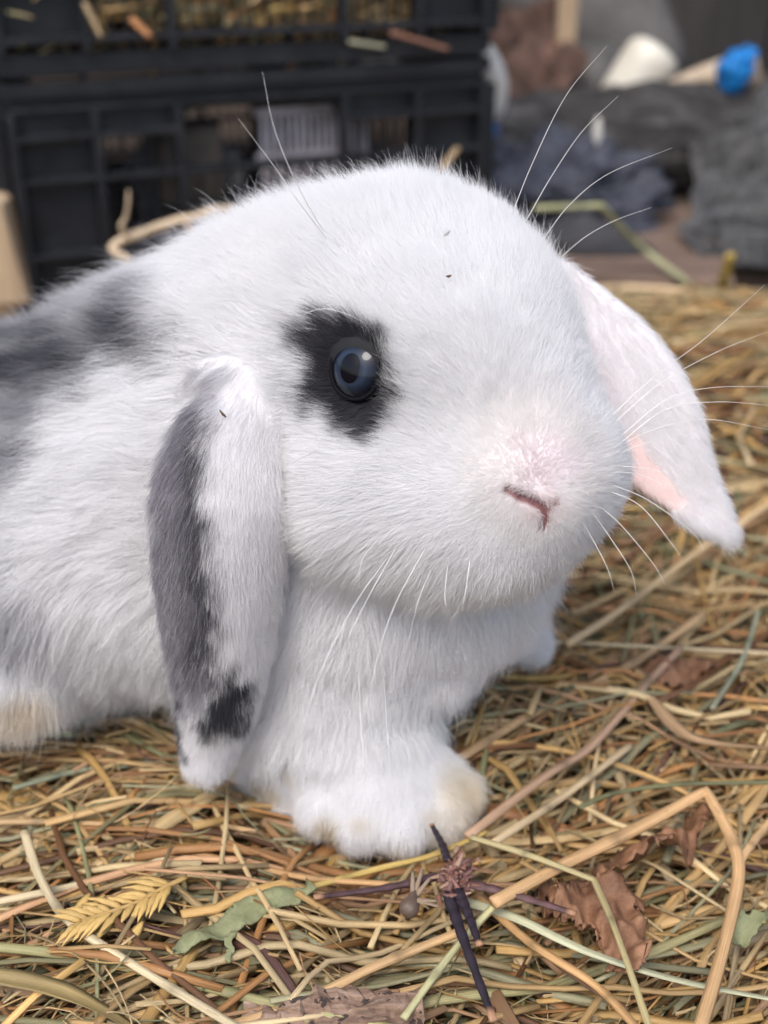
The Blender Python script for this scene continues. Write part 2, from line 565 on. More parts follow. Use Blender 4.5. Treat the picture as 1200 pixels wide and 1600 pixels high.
# --- skin mesh
rv_part = part_of(RV)
rn_all = grad(total, RV)
skin_c = coat_colour(RV, rv_part, rn_all, jit=False) * np.array([.93, .91, .92])
Lf, _e = ear_local(RV[rv_part == 4], EF)
inn = (Lf[:, 2] < 0.0012)                                 # concave side, towards the camera
tmp = skin_c[rv_part == 4]
xx, yy, _ = project(RV[rv_part == 4])
wi = inn * (1 - sstep(-.4, .15, Lf[:, 1] / Lf[:, 3])) * (1 - sstep(14, 19, Lf[:, 0])) * .85
tmp = tmp * (1 - wi[:, None]) + np.array([.70, .47, .42]) * wi[:, None]
skin_c[rv_part == 4] = tmp
for (A_, B_, r_) in SLITS:
    q = d_cap(RV, A_, B_, .0, .0)
    w = (1 - sstep(.0006, .0017, q))[:, None]
    skin_c = skin_c * (1 - w) + np.array([.20, .08, .08]) * w

w = (1 - sstep(.0085, .0105, np.linalg.norm(RV - EYE_O, axis=1)))[:, None]
skin_c = skin_c * (1 - w) + np.array([.010, .010, .012]) * w
m = NT('rabbit_skin')
a = m.new('ShaderNodeAttribute', attribute_name='Col')
p = m.principled(i_Base_Color=a.outputs['Color'], i_Roughness=.6)
p.inputs['Subsurface Weight'].default_value = .12
p.inputs['Subsurface Radius'].default_value = (.004, .0015, .001)
p.inputs['Subsurface Scale'].default_value = .5
SKIN = m.done(p)
rabbit = mesh_obj('rabbit', RV, RQ, SKIN, colors=skin_c)
tag(rabbit, 'white baby lop rabbit with grey patches and a blue eye crouching on the hay', 'rabbit')

# --- coat
m = NT('rabbit_fur')
a = m.new('ShaderNodeAttribute', attribute_name='hair_color')
hi = m.new('ShaderNodeHairInfo')
p = m.principled(i_Base_Color=a.outputs['Color'], i_Roughness=.55)
p.inputs['Specular IOR Level'].default_value = .22
tr = m.new('ShaderNodeBsdfTranslucent', i_Color=a.outputs['Color'])
mx = m.new('ShaderNodeMixShader', i_0=.45); m.l.new(p.outputs[0], mx.inputs[1]); m.l.new(tr.outputs[0], mx.inputs[2])
FUR = m.done(mx)

def hair_object(name, pts, rad_, colr, mat, parent):
    """pts (n,k,3), rad_ (n,k), colr (n,3)"""
    n, k = pts.shape[:2]
    hc = bpy.data.hair_curves.new(name)
    hc.add_curves([k] * n)
    hc.points.foreach_set('position', pts.astype(np.float32).ravel())
    ra = hc.attributes.get('radius') or hc.attributes.new('radius', 'FLOAT', 'POINT')
    ra.data.foreach_set('value', rad_.astype(np.float32).ravel())
    ca = hc.attributes.new('hair_color', 'FLOAT_COLOR', 'CURVE')
    cc = np.ones((n, 4), np.float32); cc[:, :3] = colr
    ca.data.foreach_set('color', cc.ravel())
    hc.materials.append(mat)
    o = bpy.data.objects.new(name, hc); col.objects.link(o)
    if parent is not None: o.parent = parent
    return o

def sample_mesh(V, Q, N, count, wfun):
    T = np.concatenate([Q[:, [0, 1, 2]], Q[:, [0, 2, 3]]])
    A, B, C = V[T[:, 0]], V[T[:, 1]], V[T[:, 2]]
    ar = np.linalg.norm(np.cross(B - A, C - A), axis=1) * .5
    w = ar * wfun((A + B + C) / 3, nrm(N[T[:, 0]]), T)
    i = rng.choice(len(T), count, p=w / w.sum())
    u = rng.random(count); v = rng.random(count); f = u + v > 1; u[f] = 1 - u[f]; v[f] = 1 - v[f]
    u = u[:, None]; v = v[:, None]; s = 1 - u - v
    P = A[i] * s + B[i] * u + C[i] * v
    n = nrm(N[T[i, 0]] * s + N[T[i, 1]] * u + N[T[i, 2]] * v)
    return P, n

def dens(P, N, T):
    part = rv_part[T[:, 0]]
    w = np.array([1.25, .70, .85, 1.4, 1.3])[part]
    face = ((CAM_C - P) * N).sum(1) / np.linalg.norm(CAM_C - P, axis=1)
    w = w * (.22 + .78 * sstep(-.35, -.05, face))
    q = np.linalg.norm(P - NOSE, axis=1)
    w = w * np.where(part == 0, 1 + 1.3 * (1 - sstep(.012, .035, q)), 1)
    w = w * np.where(P[:, 2] < -.002, 0, 1)
    x, y, d = project(P)
    w = w * np.where((x < -130) | (y > 1500), .25, 1)
    return w

NH = 880000
HP, HN = sample_mesh(RV, RQ, rn_all, NH, dens)
part = part_of(HP)

# leave the eye opening, the nostril slit and the bare inside of the far ear free
rel = HP - EYE_C
ex = nrm(np.cross(EYE_N, [0, 0, 1.0])); ey = np.cross(ex, EYE_N)
eu = (HP - EYE_O) @ ex; ev = (HP - EYE_O) @ ey
er = np.hypot(eu / .0060, ev / .0064)
keep = ~((er < 1.0) & (np.linalg.norm(HP - EYE_C, axis=1) < EYE_R + .0009) & (((HP - EYE_O) @ EYE_N) > -.008) & (part == 0))
for (A_, B_, r_) in SLITS:
    keep &= d_cap(HP, A_, B_, 0, 0) > r_ - .0001
Lf, _e = ear_local(HP, EF)
bare = (part == 4) & (Lf[:, 2] < .0012) & (Lf[:, 1] / np.maximum(Lf[:, 3], 1e-4) < -.18 + .16 * vnoise(HP, .006, 15)[:, 0]) & (Lf[:, 0] < 15) & (Lf[:, 0] > 9.5 + 1.5 * vnoise(HP, .004, 16)[:, 0])
keep &= ~(bare & (rng.random(len(HP)) < .95))
HP, HN, part, eu, ev, er, Lf = [a_[keep] for a_ in (HP, HN, part, eu, ev, er, Lf)]
n = len(HP)

# --- groom
x, y, d = project(HP)
away = nrm(HP - NOSE)
f_head = away.copy()
f_head += np.array([0, 0, -.25]) * sstep(.0, .03, (NOSE[2] - HP[:, 2]))[:, None]
# the forehead's fur lies up and back, the cheek's back and down
back = np.array([-.85, .45, -.12])
f_body = np.tile(back, (n, 1)) + np.array([0, 0, -.9]) * sstep(.085, .03, HP[:, 2])[:, None]
f_chest = np.tile(np.array([-.12, -.05, -1.0]), (n, 1))
wch = sstep(330, 480, x)[:, None]
f_body = f_body * (1 - wch) + f_chest * wch
f_limb = np.tile(np.array([.05, -.35, -.95]), (n, 1))
L1, _ = ear_local(HP, EN); T1 = EN[2][np.clip(L1[:, 0].round().astype(int), 0, len(EN[2]) - 1)]
A1 = EN[3][np.clip(L1[:, 0].round().astype(int), 0, len(EN[2]) - 1)]
f_e1 = T1 + A1 * (L1[:, 1] / np.maximum(L1[:, 3], 1e-3) * .22)[:, None]
k2 = np.clip(Lf[:, 0].round().astype(int), 0, len(EF[2]) - 1)
f_e2 = EF[2][k2] + EF[3][k2] * (Lf[:, 1] / np.maximum(Lf[:, 3], 1e-3) * .25)[:, None]
G = np.stack(groups(HP))
wts = np.exp(-(G - G.min(0)) / .006); wts /= wts.sum(0)
flow = (wts[0][:, None] * f_head + wts[1][:, None] * f_body + wts[2][:, None] * f_limb)
isear = part >= 3
flow[part == 3] = f_e1[part == 3]; flow[part == 4] = f_e2[part == 4]
# swept round the eye
er_ = np.stack([eu, ev], 1); ed = nrm(er_ / np.array([.0060, .0064])) 
we = (1 - sstep(1.0, 2.3, er)) * (part == 0) * np.where(eu * 1.0 > .002, .35, .8)
flow = nrm(flow) + (ex * ed[:, :1] + ey * ed[:, 1:]) * we[:, None] * 1.2

def tangent(v, N): return nrm(v - N * (v * N).sum(1)[:, None])
flow = tangent(flow, HN)

q = np.linalg.norm(HP - NOSE, axis=1)
ln_head = .0016 + .0034 * sstep(.006, .034, q) + .0034 * sstep(.034, .070, q)
ln = wts[0] * ln_head + wts[1] * .0125 + wts[2] * .0075
jaw = (part == 0) * sstep(.102, .086, HP[:, 2]) * sstep(.022, .038, q)
ln = ln + .0038 * jaw
chin = (part == 1) & (x > 380)
ln = np.where(chin, .0095, ln)
ln = np.where(part == 3, .0042 + .002 * sstep(.75, 1, np.abs(L1[:, 1]) / np.maximum(L1[:, 3], 1e-3)), ln)
ln = np.where(part == 4, .0042, ln)
ln = np.where((part == 2) & (HP[:, 2] < .024), .0043, ln)
ln *= 1 - .40 * (1 - sstep(.95, 1.9, er)) * (part == 0)
ln *= rng.uniform(.65, 1.15, n)
long_ = rng.random(n) < .04
ln *= np.where(long_, 1.45, 1)

el = np.where(part == 0, .36 + .55 * sstep(.040, .072, q) * sstep(.12, .145, HP[:, 2]), .45)           # lift from the skin
el = np.where(isear, .20, el); el = np.where(part == 2, .35, el)
el = np.where((part == 0) & (q < .02), .34, el)
# tufts: neighbouring hairs lean the same way, tufts part from each other
nA = vnoise(HP, .0030, 3); nB = vnoise(HP, .0085, 4); nC = vnoise(HP, .022, 5)
sc_t = np.where(part == 1, .95, np.where(isear, .22, np.where(part == 0, .50 + .32 * sstep(.05, .075, q), .7)))[:, None]
tuft = (nA * .42 + nB * .42 + nC * .30) * sc_t
K = 6
pts = np.zeros((n, K, 3)); pts[:, 0] = HP - HN * .0004
jit = rng.normal(0, 1, (n, 3)) * np.where(isear, .10, .15)[:, None]
bend = rng.normal(0, 1, (n, 3)) * np.where(isear, .08, .16)[:, None]
grav = np.array([0, 0, -1.0])
gw = np.where(part == 1, .35, np.where(part == 0, .05 + .35 * jaw, .1))[:, None]
lift = el * rng.uniform(.6, 1.4, n)
for k in range(1, K):
    t = (k - .5) / (K - 1)
    dd = HN * (lift * (1.6 - 1.35 * t))[:, None] + flow * (.55 + .55 * t) + tuft * (.25 + 1.0 * t) + jit + bend * t + grav * gw * t
    pts[:, k] = pts[:, k - 1] + nrm(dd) * (ln / (K - 1))[:, None]
# nothing grows through the straw: keep tips above the ground
pts[:, :, 2] = np.maximum(pts[:, :, 2], .0005)
base_r = np.where(part == 0, .000034, np.where(isear, .000036, .000045)) * rng.uniform(.7, 1.25, n)
taper = np.array([1, .98, .9, .72, .45, .12])
radii = base_r[:, None] * taper[None]
hc_ = coat_colour(HP + (pts[:, 4] - pts[:, 0]) * np.where(part == 3, .5, .85)[:, None], part, HN)
coat = hair_object('fur', pts, radii, hc_, FUR, rabbit)

# --- eye
def cap_mesh(R, a0, lat, seg=64, sx=1.0):
    """spherical cap about EYE_N up to polar angle a0"""
    V = [EYE_N * R]; F = []
    for i in range(1, lat + 1):
        for j in range(seg):
            ph = 2 * math.pi * j / seg; a_ = a0 * i / lat * (1.0 if abs(math.sin(ph)) < 0 else math.hypot(math.cos(ph) * sx, math.sin(ph)))
            V.append(EYE_N * (R * math.cos(a_)) + (ex * math.cos(ph) + ey * math.sin(ph)) * (R * math.sin(a_)))
    for j in range(seg): F.append([0, 1 + j, 1 + (j + 1) % seg])
    for i in range(lat - 1):
        for j in range(seg):
            b0 = 1 + i * seg; F.append([b0 + j, b0 + seg + j, b0 + seg + (j + 1) % seg, b0 + (j + 1) % seg])
    return np.array(V) + EYE_C, F

m = NT('iris')
g = m.new('ShaderNodeNewGeometry')
vs = m.new('ShaderNodeVectorMath', operation='SUBTRACT'); m.l.new(g.outputs['Position'], vs.inputs[0]); vs.inputs[1].default_value = tuple(EYE_C)
nv = m.new('ShaderNodeVectorMath', operation='NORMALIZE'); m.l.new(vs.outputs[0], nv.inputs[0])
dt = m.new('ShaderNodeVectorMath', operation='DOT_PRODUCT'); m.l.new(nv.outputs[0], dt.inputs[0]); dt.inputs[1].default_value = tuple(EYE_N)
ang = m.math('ARCCOSINE', dt.outputs['Value'])
nz = m.noise(vs.outputs[0], 900, 4)
ang = m.math('ADD', ang, m.math('MULTIPLY', m.math('SUBTRACT', nz, .5), .05))
cr = m.ramp(m.math('DIVIDE', ang, 1.0), [(.0, (.002, .002, .004)), (.20, (.004, .005, .008)), (.27, (.010, .014, .024)), (.38, (.024, .037, .062)), (.50, (.012, .018, .033)), (.66, (.003, .004, .008)), (1, (.003, .003, .004))])
p = m.principled(i_Base_Color=cr, i_Roughness=.6, i_Specular_IOR_Level=.0)
p.inputs['Coat Weight'].default_value = 1.0; p.inputs['Coat Roughness'].default_value = .02; p.inputs['Coat IOR'].default_value = 1.36
IRIS = m.done(p)
v_, f_ = cap_mesh(EYE_R, 1.45, 24)
eye = mesh_obj('eye', v_, f_, IRIS, rabbit)
m = NT('pupil'); p = m.principled(i_Base_Color=(.003, .003, .005), i_Roughness=.6, i_Specular_IOR_Level=.0)
p.inputs['Coat IOR'].default_value = 1.36
p.inputs['Coat Weight'].default_value = 1.0; p.inputs['Coat Roughness'].default_value = .03
PUPIL = m.done(p)
v_, f_ = cap_mesh(EYE_R + .00006, .36, 6, sx=.66)
mesh_obj('pupil', v_, f_, PUPIL, eye)

def tube(path, radii_, seg=8, closed=False):
    path = np.asarray(path, float); n_ = len(path)
    if closed: T = nrm(np.roll(path, -1, 0) - np.roll(path, 1, 0))
    else: T = nrm(np.gradient(path, axis=0))
    up = np.array([0, 0, 1.0]); 
    if abs(T[0] @ up) > .9: up = np.array([1.0, 0, 0])
    u = nrm(np.cross(T[0], up)); V = []
    for i in range(n_):
        u = nrm(u - T[i] * (u @ T[i])); w = np.cross(T[i], u)
        for j in range(seg):
            a_ = 2 * math.pi * j / seg
            V.append(path[i] + (u * math.cos(a_) + w * math.sin(a_)) * radii_[i])
    F = []
    for i in range(n_ if closed else n_ - 1):
        for j in range(seg):
            a0 = i * seg; a1 = ((i + 1) % n_) * seg
            F.append([a0 + j, a0 + (j + 1) % seg, a1 + (j + 1) % seg, a1 + j])
    if not closed:
        F.append(list(range(seg))[::-1]); F.append([(n_ - 1) * seg + j for j in range(seg)])
    return np.array(V), F

# dark lid rim hugging the eyeball
m = NT('eyelid'); p = m.principled(i_Base_Color=(.006, .006, .008), i_Roughness=.7, i_Specular_IOR_Level=.1); LID = m.done(p)
ring = []
for j in range(48):
    ph = 2 * math.pi * j / 48
    o_ = EYE_O + ex * (.00585 * math.cos(ph)) + ey * (.0063 * math.sin(ph)) - EYE_C
    ring.append(EYE_C + nrm(o_) * (EYE_R + .0001))
v_, f_ = tube(ring, [.00042] * 48, 8, closed=True)
mesh_obj('eyelid', v_, f_, LID, rabbit)

# --- whiskers, each a long tapering hair
WH = [
 [(612, 862, .236), (548, 955, .228), (490, 1080, .224), (466, 1190, .223), (459, 1320, .224)],
 [(622, 850, .236), (572, 940, .230), (535, 1020, .228), (519, 1095, .228)],
 [(668, 850, .236), (615, 950, .231), (585, 1050, .229), (575, 1135, .230)],
 [(676, 885, .238), (655, 935, .236), (638, 1000, .236)],
 [(592, 840, .240), (566, 875, .238), (560, 920, .238)],
 [(600, 1050, .262), (604, 1130, .258), (610, 1210, .256)],
 [(560, 1040, .262), (565, 1150, .258), (573, 1215, .256)],
 [(512, 372, .245), (470, 300, .235), (430, 205, .230), (410, 112, .230)],
 [(520, 385, .245), (470, 320, .237), (430, 262, .233), (372, 185, .232)],
 [(800, 335, .262), (832, 255, .255), (884, 150, .250), (948, 72, .248)],
 [(822, 345, .264), (862, 275, .258), (910, 205, .254), (966, 150, .252)],
 [(850, 372, .268), (890, 320, .262), (950, 272, .258), (1050, 231, .255)],
 [(876, 402, .272), (915, 370, .266), (960, 345, .262), (1018, 324, .260)],
 [(950, 655, .256), (1020, 590, .250), (1100, 530, .247), (1195, 445, .245)],
 [(955, 665, .256), (1030, 600, .250), (1120, 550, .247), (1200, 518, .245)],
 [(960, 690, .254), (1040, 625, .250), (1110, 606, .247), (1210, 604, .245)],
 [(960, 700, .254), (1040, 640, .250), (1120, 628, .247), (1210, 634, .245)],
 [(962, 700, .254), (1020, 672, .250), (1100, 655, .247), (1205, 672, .245)],
 [(960, 712, .252), (1010, 692, .250), (1060, 688, .248)],
 [(958, 728, .250), (1010, 732, .246), (1060, 746, .244), (1090, 762, .243)],
 [(955, 738, .250), (1000, 742, .247), (1075, 775, .243)],
 [(950, 755, .248), (1010, 780, .245), (1080, 830, .243), (1100, 860, .242)],
 [(945, 765, .248), (1000, 790, .245), (1050, 850, .243), (1062, 868, .242)],
 [(935, 790, .247), (970, 820, .245), (1020, 880, .243), (1040, 915, .242)],
 [(925, 800, .247), (950, 835, .245), (985, 890, .243), (995, 930, .243)],
 [(910, 815, .246), (930, 850, .245), (950, 890, .244), (960, 925, .244)],
 [(700, 880, .240), (695, 930, .238), (700, 960, .238)],
 [(735, 870, .239), (728, 920, .238), (722, 955, .238)],
 [(455, 500, .252), (500, 483, .244), (540, 490, .240), (572, 506, .240)],
 [(500, 700, .244), (460, 722, .238), (436, 738, .236)],
]
m = NT('whisker'); p = m.principled(i_Base_Color=(.80, .79, .76), i_Roughness=.35); WHM = m.done(p)
def spline(pts_, n_=24):
    pts_ = np.asarray(pts_, float); m_ = len(pts_)
    Q_ = np.vstack([2 * pts_[0] - pts_[1], pts_, 2 * pts_[-1] - pts_[-2]])
    out = []
    for s_ in np.linspace(0, m_ - 1 - 1e-6, n_):
        i = int(s_); t = s_ - i
        b = np.array([-t + 2 * t * t - t ** 3, 2 - 5 * t * t + 3 * t ** 3, t + 4 * t * t - 3 * t ** 3, -t * t + t ** 3]) / 2
        out.append(b @ Q_[i:i + 4])
    return np.array(out)
for w in WH:
    P_ = [at(*q_) for q_ in w]
    hit = surf_hit(w[0][0], w[0][1], total)
    if total(np.array([at(w[0][0], w[0][1], .4)]))[0] is not None and .2 < hit[1] < .34 and abs(hit[1] - w[0][2]) < .03: P_[0] = hit[0]
    S_ = spline(P_, 26)
    v_, f_ = tube(S_, np.linspace(.00010, .000018, 26), 5)
    mesh_obj('whisker', v_, f_, WHM, rabbit)
# ------------------------------------------------------------------ hay
def hash2(i, j, k):
    v = np.sin(i * 127.1 + j * 311.7 + k * 74.7) * 43758.5453
    return v - np.floor(v)

PAL = np.array([
    (.51, .35, .18), (.58, .38, .16), (.66, .53, .33), (.58, .44, .26), (.42, .22, .095), (.34, .16, .070), (.47, .29, .18),
    (.30, .28, .16), (.24, .25, .15), (.36, .35, .24), (.17, .085, .045), (.11, .055, .05), (.50, .40, .27)])
PALW = np.array([.17, .15, .13, .14, .07, .04, .07, .045, .035, .035, .04, .025, .05]); PALW = PALW / PALW.sum()

def straw_material(name, gloss=.36):
    m = NT(name)
    a = m.new('ShaderNodeAttribute', attribute_name='Col')
    u = m.new('ShaderNodeAttribute', attribute_name='uvt')
    st = m.noise(m.mapping(u.outputs['Vector'], (35, 5.5, 1)), 1.0, 5, .7)        # fine lengthwise fibres
    bl = m.noise(m.mapping(u.outputs['Vector'], (55, .6, 1)), 1.0, 3, .6)         # blotches and joints
    k = m.math('MULTIPLY_ADD', st, 1.5, .25)
    k2 = m.math('MULTIPLY_ADD', bl, .9, .55)
    c = m.mix(1.0, a.outputs['Color'], m.math('MULTIPLY', k, k2), 'MULTIPLY')
    spot = m.math('GREATER_THAN', m.noise(m.mapping(u.outputs['Vector'], (170, 1.6, 1)), 1.0, 3), .68)
    c = m.mix(m.math('MULTIPLY', spot, .5), c, (.11, .055, .028))
    b = m.bump(st, .5, .0004)
    p = m.principled(i_Base_Color=c, i_Roughness=gloss, i_Normal=b)
    p.inputs['Specular IOR Level'].default_value = .5
    t = m.new('ShaderNodeBsdfTranslucent', i_Color=c)
    mx = m.new('ShaderNodeMixShader', i_0=.14); m.l.new(p.outputs[0], mx.inputs[1]); m.l.new(t.outputs[0], mx.inputs[2])
    return m.done(mx)
STRAW = straw_material('straw')

def sweep(paths, W, T, cols, seg=6, twist=None, squash_fold=0.0, shape='tube'):
    """paths (n,k,3), W half width (n,k), T half thickness (n,k) -> verts, quads, colours, uv"""
    n, k = paths.shape[:2]
    tan = nrm(np.gradient(paths, axis=1))
    up = np.array([0, 0, 1.0]) + np.zeros_like(tan)
    side = nrm(np.cross(tan, up)); nor = np.cross(side, tan)
    if twist is not None:
        c, s = np.cos(twist)[..., None], np.sin(twist)[..., None]
        side, nor = side * c + nor * s, nor * c - side * s
    if shape == 'tube':
        ph = np.arange(seg) * 2 * np.pi / seg + .3
        cx, cy = np.cos(ph), np.sin(ph)
        cy = np.where(cy > 0, cy, cy * .7)
    else:   # folded blade: V section with thickness
        cx = np.array([-1, -.5, 0, .5, 1, .5, 0, -.5]); cy = np.array([.7, .25, -.25, .25, .7, .0, -.55, .0]); seg = 8
    V = paths[:, :, None] + side[:, :, None] * (cx[None, None, :, None] * W[..., None, None]) + nor[:, :, None] * (cy[None, None, :, None] * T[..., None, None])
    idx = np.arange(n * k * seg).reshape(n, k, seg)
    a = idx[:, :-1]; b = idx[:, 1:]
    F = np.stack([a, np.roll(a, -1, 2), np.roll(b, -1, 2), b], -1).reshape(-1, 4)
    caps = []
    if seg in (6, 8):
        for e, fl in ((0, True), (-1, False)):
            r = idx[:, e]
            for q in range((seg - 2) // 2):
                Q = np.stack([r[:, 0], r[:, 2 * q + 1], r[:, 2 * q + 2], r[:, 2 * q + 3]], -1)
                caps.append(Q[:, ::-1] if fl else Q)
    F = np.concatenate([F] + caps)
    L = np.concatenate([np.zeros((n, 1)), np.cumsum(np.linalg.norm(np.diff(paths, axis=1), axis=2), 1)], 1)
    uv = np.zeros((n, k, seg, 3)); uv[..., 0] = L[:, :, None] + (np.arange(n) * 3.17)[:, None, None]
    uv[..., 1] = np.arange(seg)[None, None] / 1.0 ; uv[..., 2] = (np.arange(n) * 1.731)[:, None, None]
    C = np.broadcast_to(cols[:, None, None] if cols.ndim == 2 else cols[:, :, None], (n, k, seg, 3))
    return V.reshape(-1, 3), F, C.reshape(-1, 3), uv.reshape(-1, 3)

def join(parts):
    V, F, C, U = [], [], [], []; o = 0
    for v, f, c, u in parts:
        V.append(v); F.append(f + o); C.append(c); U.append(u); o += len(v)
    return np.concatenate(V), np.concatenate(F), np.concatenate(C), np.concatenate(U)

def bed_height(x, y):
    P = np.stack([x, y, np.zeros_like(x)], -1)
    h = vnoise(P, .055, 6)[:, 0] * .0100 + vnoise(P, .018, 7)[:, 0] * .0045
    # the bed thins out at its far edge
    return h - .02 * sstep(.60, .74, y + .02 * np.sin(x * 23))

def stalks(n, xr, yr, lenr, wr, zr, kind, palette=None, pw=None, ang=None, bright=1.0, curv=.25, tilt=.10, follow=True, k=8):
    x = rng.uniform(*xr, n); y = rng.uniform(*yr, n)
    if ang is None:
        t = sstep(-.06, .10, x)
        mean = .06 + .52 * t - .35 * sstep(.42, .60, y) * t
        th = mean + rng.normal(0, .58, n)
        m = rng.random(n) < .16; th[m] = rng.uniform(-1.5, 1.6, m.sum())
    else: th = rng.normal(ang[0], ang[1], n)
    ln = np.exp(rng.uniform(math.log(lenr[0]), math.log(lenr[1]), n))
    s = np.linspace(-.5, .5, k)
    cv = rng.normal(0, curv, n)
    kink = rng.random(n) < .13
    a = th[:, None] + cv[:, None] * s[None] * 2 + np.where(kink[:, None] & (s[None] > rng.uniform(-.3, .3, n)[:, None]), rng.uniform(-.45, .45, n)[:, None], 0)
    el = rng.normal(0, tilt, n)[:, None] + rng.normal(0, .10, (n, 1)) * s[None] * 2
    step = ln[:, None] / (k - 1)
    dx = np.cos(a) * np.cos(el) * step; dy = np.sin(a) * np.cos(el) * step; dz = np.sin(el) * step
    P = np.stack([np.cumsum(dx, 1), np.cumsum(dy, 1), np.cumsum(dz, 1)], -1)
    P -= P[:, k // 2:k // 2 + 1]
    z0 = rng.uniform(*zr, n)
    P += np.stack([x, y, z0], -1)[:, None]
    if follow:
        P[..., 2] += bed_height(P[..., 0].ravel(), P[..., 1].ravel()).reshape(n, k)
        # nothing may stick up above the mat: soft ceiling
        top = .006 + bed_height(P[..., 0].ravel(), P[..., 1].ravel()).reshape(n, k)
        P[..., 2] = np.where(P[..., 2] > top, top + (P[..., 2] - top) * .25, P[..., 2])
        # pressed down where the rabbit sits
        flat = P.reshape(-1, 3).copy(); flat[:, 2] = np.maximum(flat[:, 2], .004)
        nearb = (flat[:, 0] > -.25) & (flat[:, 0] < .10) & (flat[:, 1] > .16) & (flat[:, 1] < .45)
        dd = np.full(len(flat), 1.0)
        dd[nearb] = np.minimum(body_sdf(flat[nearb]), limb_sdf(flat[nearb]))
        dd = dd.reshape(n, k)
        push = 1 - sstep(.000, .012, dd)
        P[..., 2] = np.where(push > 0, np.minimum(P[..., 2], P[..., 2] * (1 - push) + push * (-.003)), P[..., 2])
    w = np.exp(rng.uniform(math.log(wr[0]), math.log(wr[1]), n)) * .5
    sh = np.linspace(0, 1, k)[None]
    if kind == 'tube':
        W = w[:, None] * (1 - .25 * sh) * (1 + .10 * rng.normal(0, 1, (n, k)).clip(-1, 1)); T = W * .78
        tw = None
    elif kind == 'flat':
        W = w[:, None] * 1.25 * (1 - .35 * sh) * (1 + .12 * rng.normal(0, 1, (n, k)).clip(-1, 1)); T = W * .34
        tw = rng.normal(0, .5, n)[:, None] + rng.normal(0, .5, n)[:, None] * sh
    else:
        W = w[:, None] * 1.7 * np.sin(np.pi * (sh * .86 + .12)) ** .6; T = W * .45
        tw = rng.normal(0, .7, n)[:, None] + rng.normal(0, 1.6, n)[:, None] * sh
    pal = PAL if palette is None else np.asarray(palette); pww = PALW if palette is None else pw
    c = pal[rng.choice(len(pal), n, p=pww)] * rng.uniform(.60, 1.18, (n, 1)) * bright * np.array([.97, .93, .79])
    c = c[:, None] * (1 + .10 * rng.normal(0, 1, (n, k, 1)).clip(-1.5, 1.5))
    return sweep(P, W, T, np.clip(c, .004, .85), 6, tw, shape='blade' if kind == 'blade' else 'tube')

HD = 1.0
def N_(v): return int(v * HD)
NEAR = dict(xr=(-.15, .19), yr=(.13, .40)); FAR = dict(xr=(-.42, .48), yr=(.36, .71))
BPAL = [(.29, .28, .17), (.22, .24, .15), (.35, .35, .25), (.44, .33, .19), (.33, .18, .085), (.15, .08, .05)]
BW = np.array([.2, .14, .16, .22, .18, .1])
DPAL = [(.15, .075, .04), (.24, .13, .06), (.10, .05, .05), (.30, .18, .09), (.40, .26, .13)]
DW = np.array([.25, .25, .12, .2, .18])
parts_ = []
parts_.append(stalks(N_(2400), lenr=(.02, .10), wr=(.0006, .0022), zr=(-.030, -.014), kind='flat', bright=.5, palette=DPAL, pw=DW, **NEAR))  # deepest layer coloured darker, painting shade into the gaps
parts_.append(stalks(N_(1350), lenr=(.03, .13), wr=(.0008, .0024), zr=(-.018, -.001), kind='tube', bright=.72, **NEAR))  # middle layer's colour dimmed too, as shade between the stalks
parts_.append(stalks(N_(900), lenr=(.05, .18), wr=(.0009, .0026), zr=(-.006, .005), kind='tube', **NEAR))
parts_.append(stalks(N_(800), lenr=(.02, .08), wr=(.0010, .0032), zr=(-.008, .004), kind='flat', **NEAR))
parts_.append(stalks(N_(1000), lenr=(.015, .07), wr=(.0010, .0036), zr=(-.014, .002), kind='blade', palette=BPAL, pw=BW, curv=.5, **NEAR))
parts_.append(stalks(N_(4600), lenr=(.008, .06), wr=(.00025, .0008), zr=(-.009, .006), kind='tube', curv=.7, tilt=.22, **NEAR))
parts_.append(stalks(N_(3500), lenr=(.003, .012), wr=(.0005, .0020), zr=(-.012, .004), kind='flat', curv=.3, tilt=.3, k=4, **NEAR))
parts_.append(stalks(N_(280), lenr=(.07, .18), wr=(.0012, .0032), zr=(-.001, .006), kind='tube', curv=.2, tilt=.07, bright=1.25, k=12, **NEAR))
parts_.append(stalks(N_(170), lenr=(.04, .12), wr=(.0022, .0042), zr=(-.006, .003), kind='flat', curv=.2, **NEAR))
parts_.append(stalks(N_(500), lenr=(.08, .22), wr=(.0015, .0030), zr=(-.001, .006), kind='tube', curv=.14, tilt=.05, bright=1.1, k=12, **FAR))
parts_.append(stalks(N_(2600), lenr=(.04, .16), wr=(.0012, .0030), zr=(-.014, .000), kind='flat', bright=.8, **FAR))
parts_.append(stalks(N_(3200), lenr=(.04, .18), wr=(.0012, .0030), zr=(-.008, .006), kind='tube', **FAR))
parts_.append(stalks(N_(1200), lenr=(.02, .09), wr=(.0016, .0042), zr=(-.008, .005), kind='blade', palette=BPAL, pw=BW, curv=.5, **FAR))
parts_.append(stalks(N_(2200), lenr=(.01, .06), wr=(.0004, .0010), zr=(-.006, .007), kind='tube', curv=.7, tilt=.2, k=6, **FAR))
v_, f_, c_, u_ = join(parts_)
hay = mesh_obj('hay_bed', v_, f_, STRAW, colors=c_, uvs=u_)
tag(hay, 'thick bed of dry golden, brown and greenish hay under the rabbit', 'hay', kind='stuff')

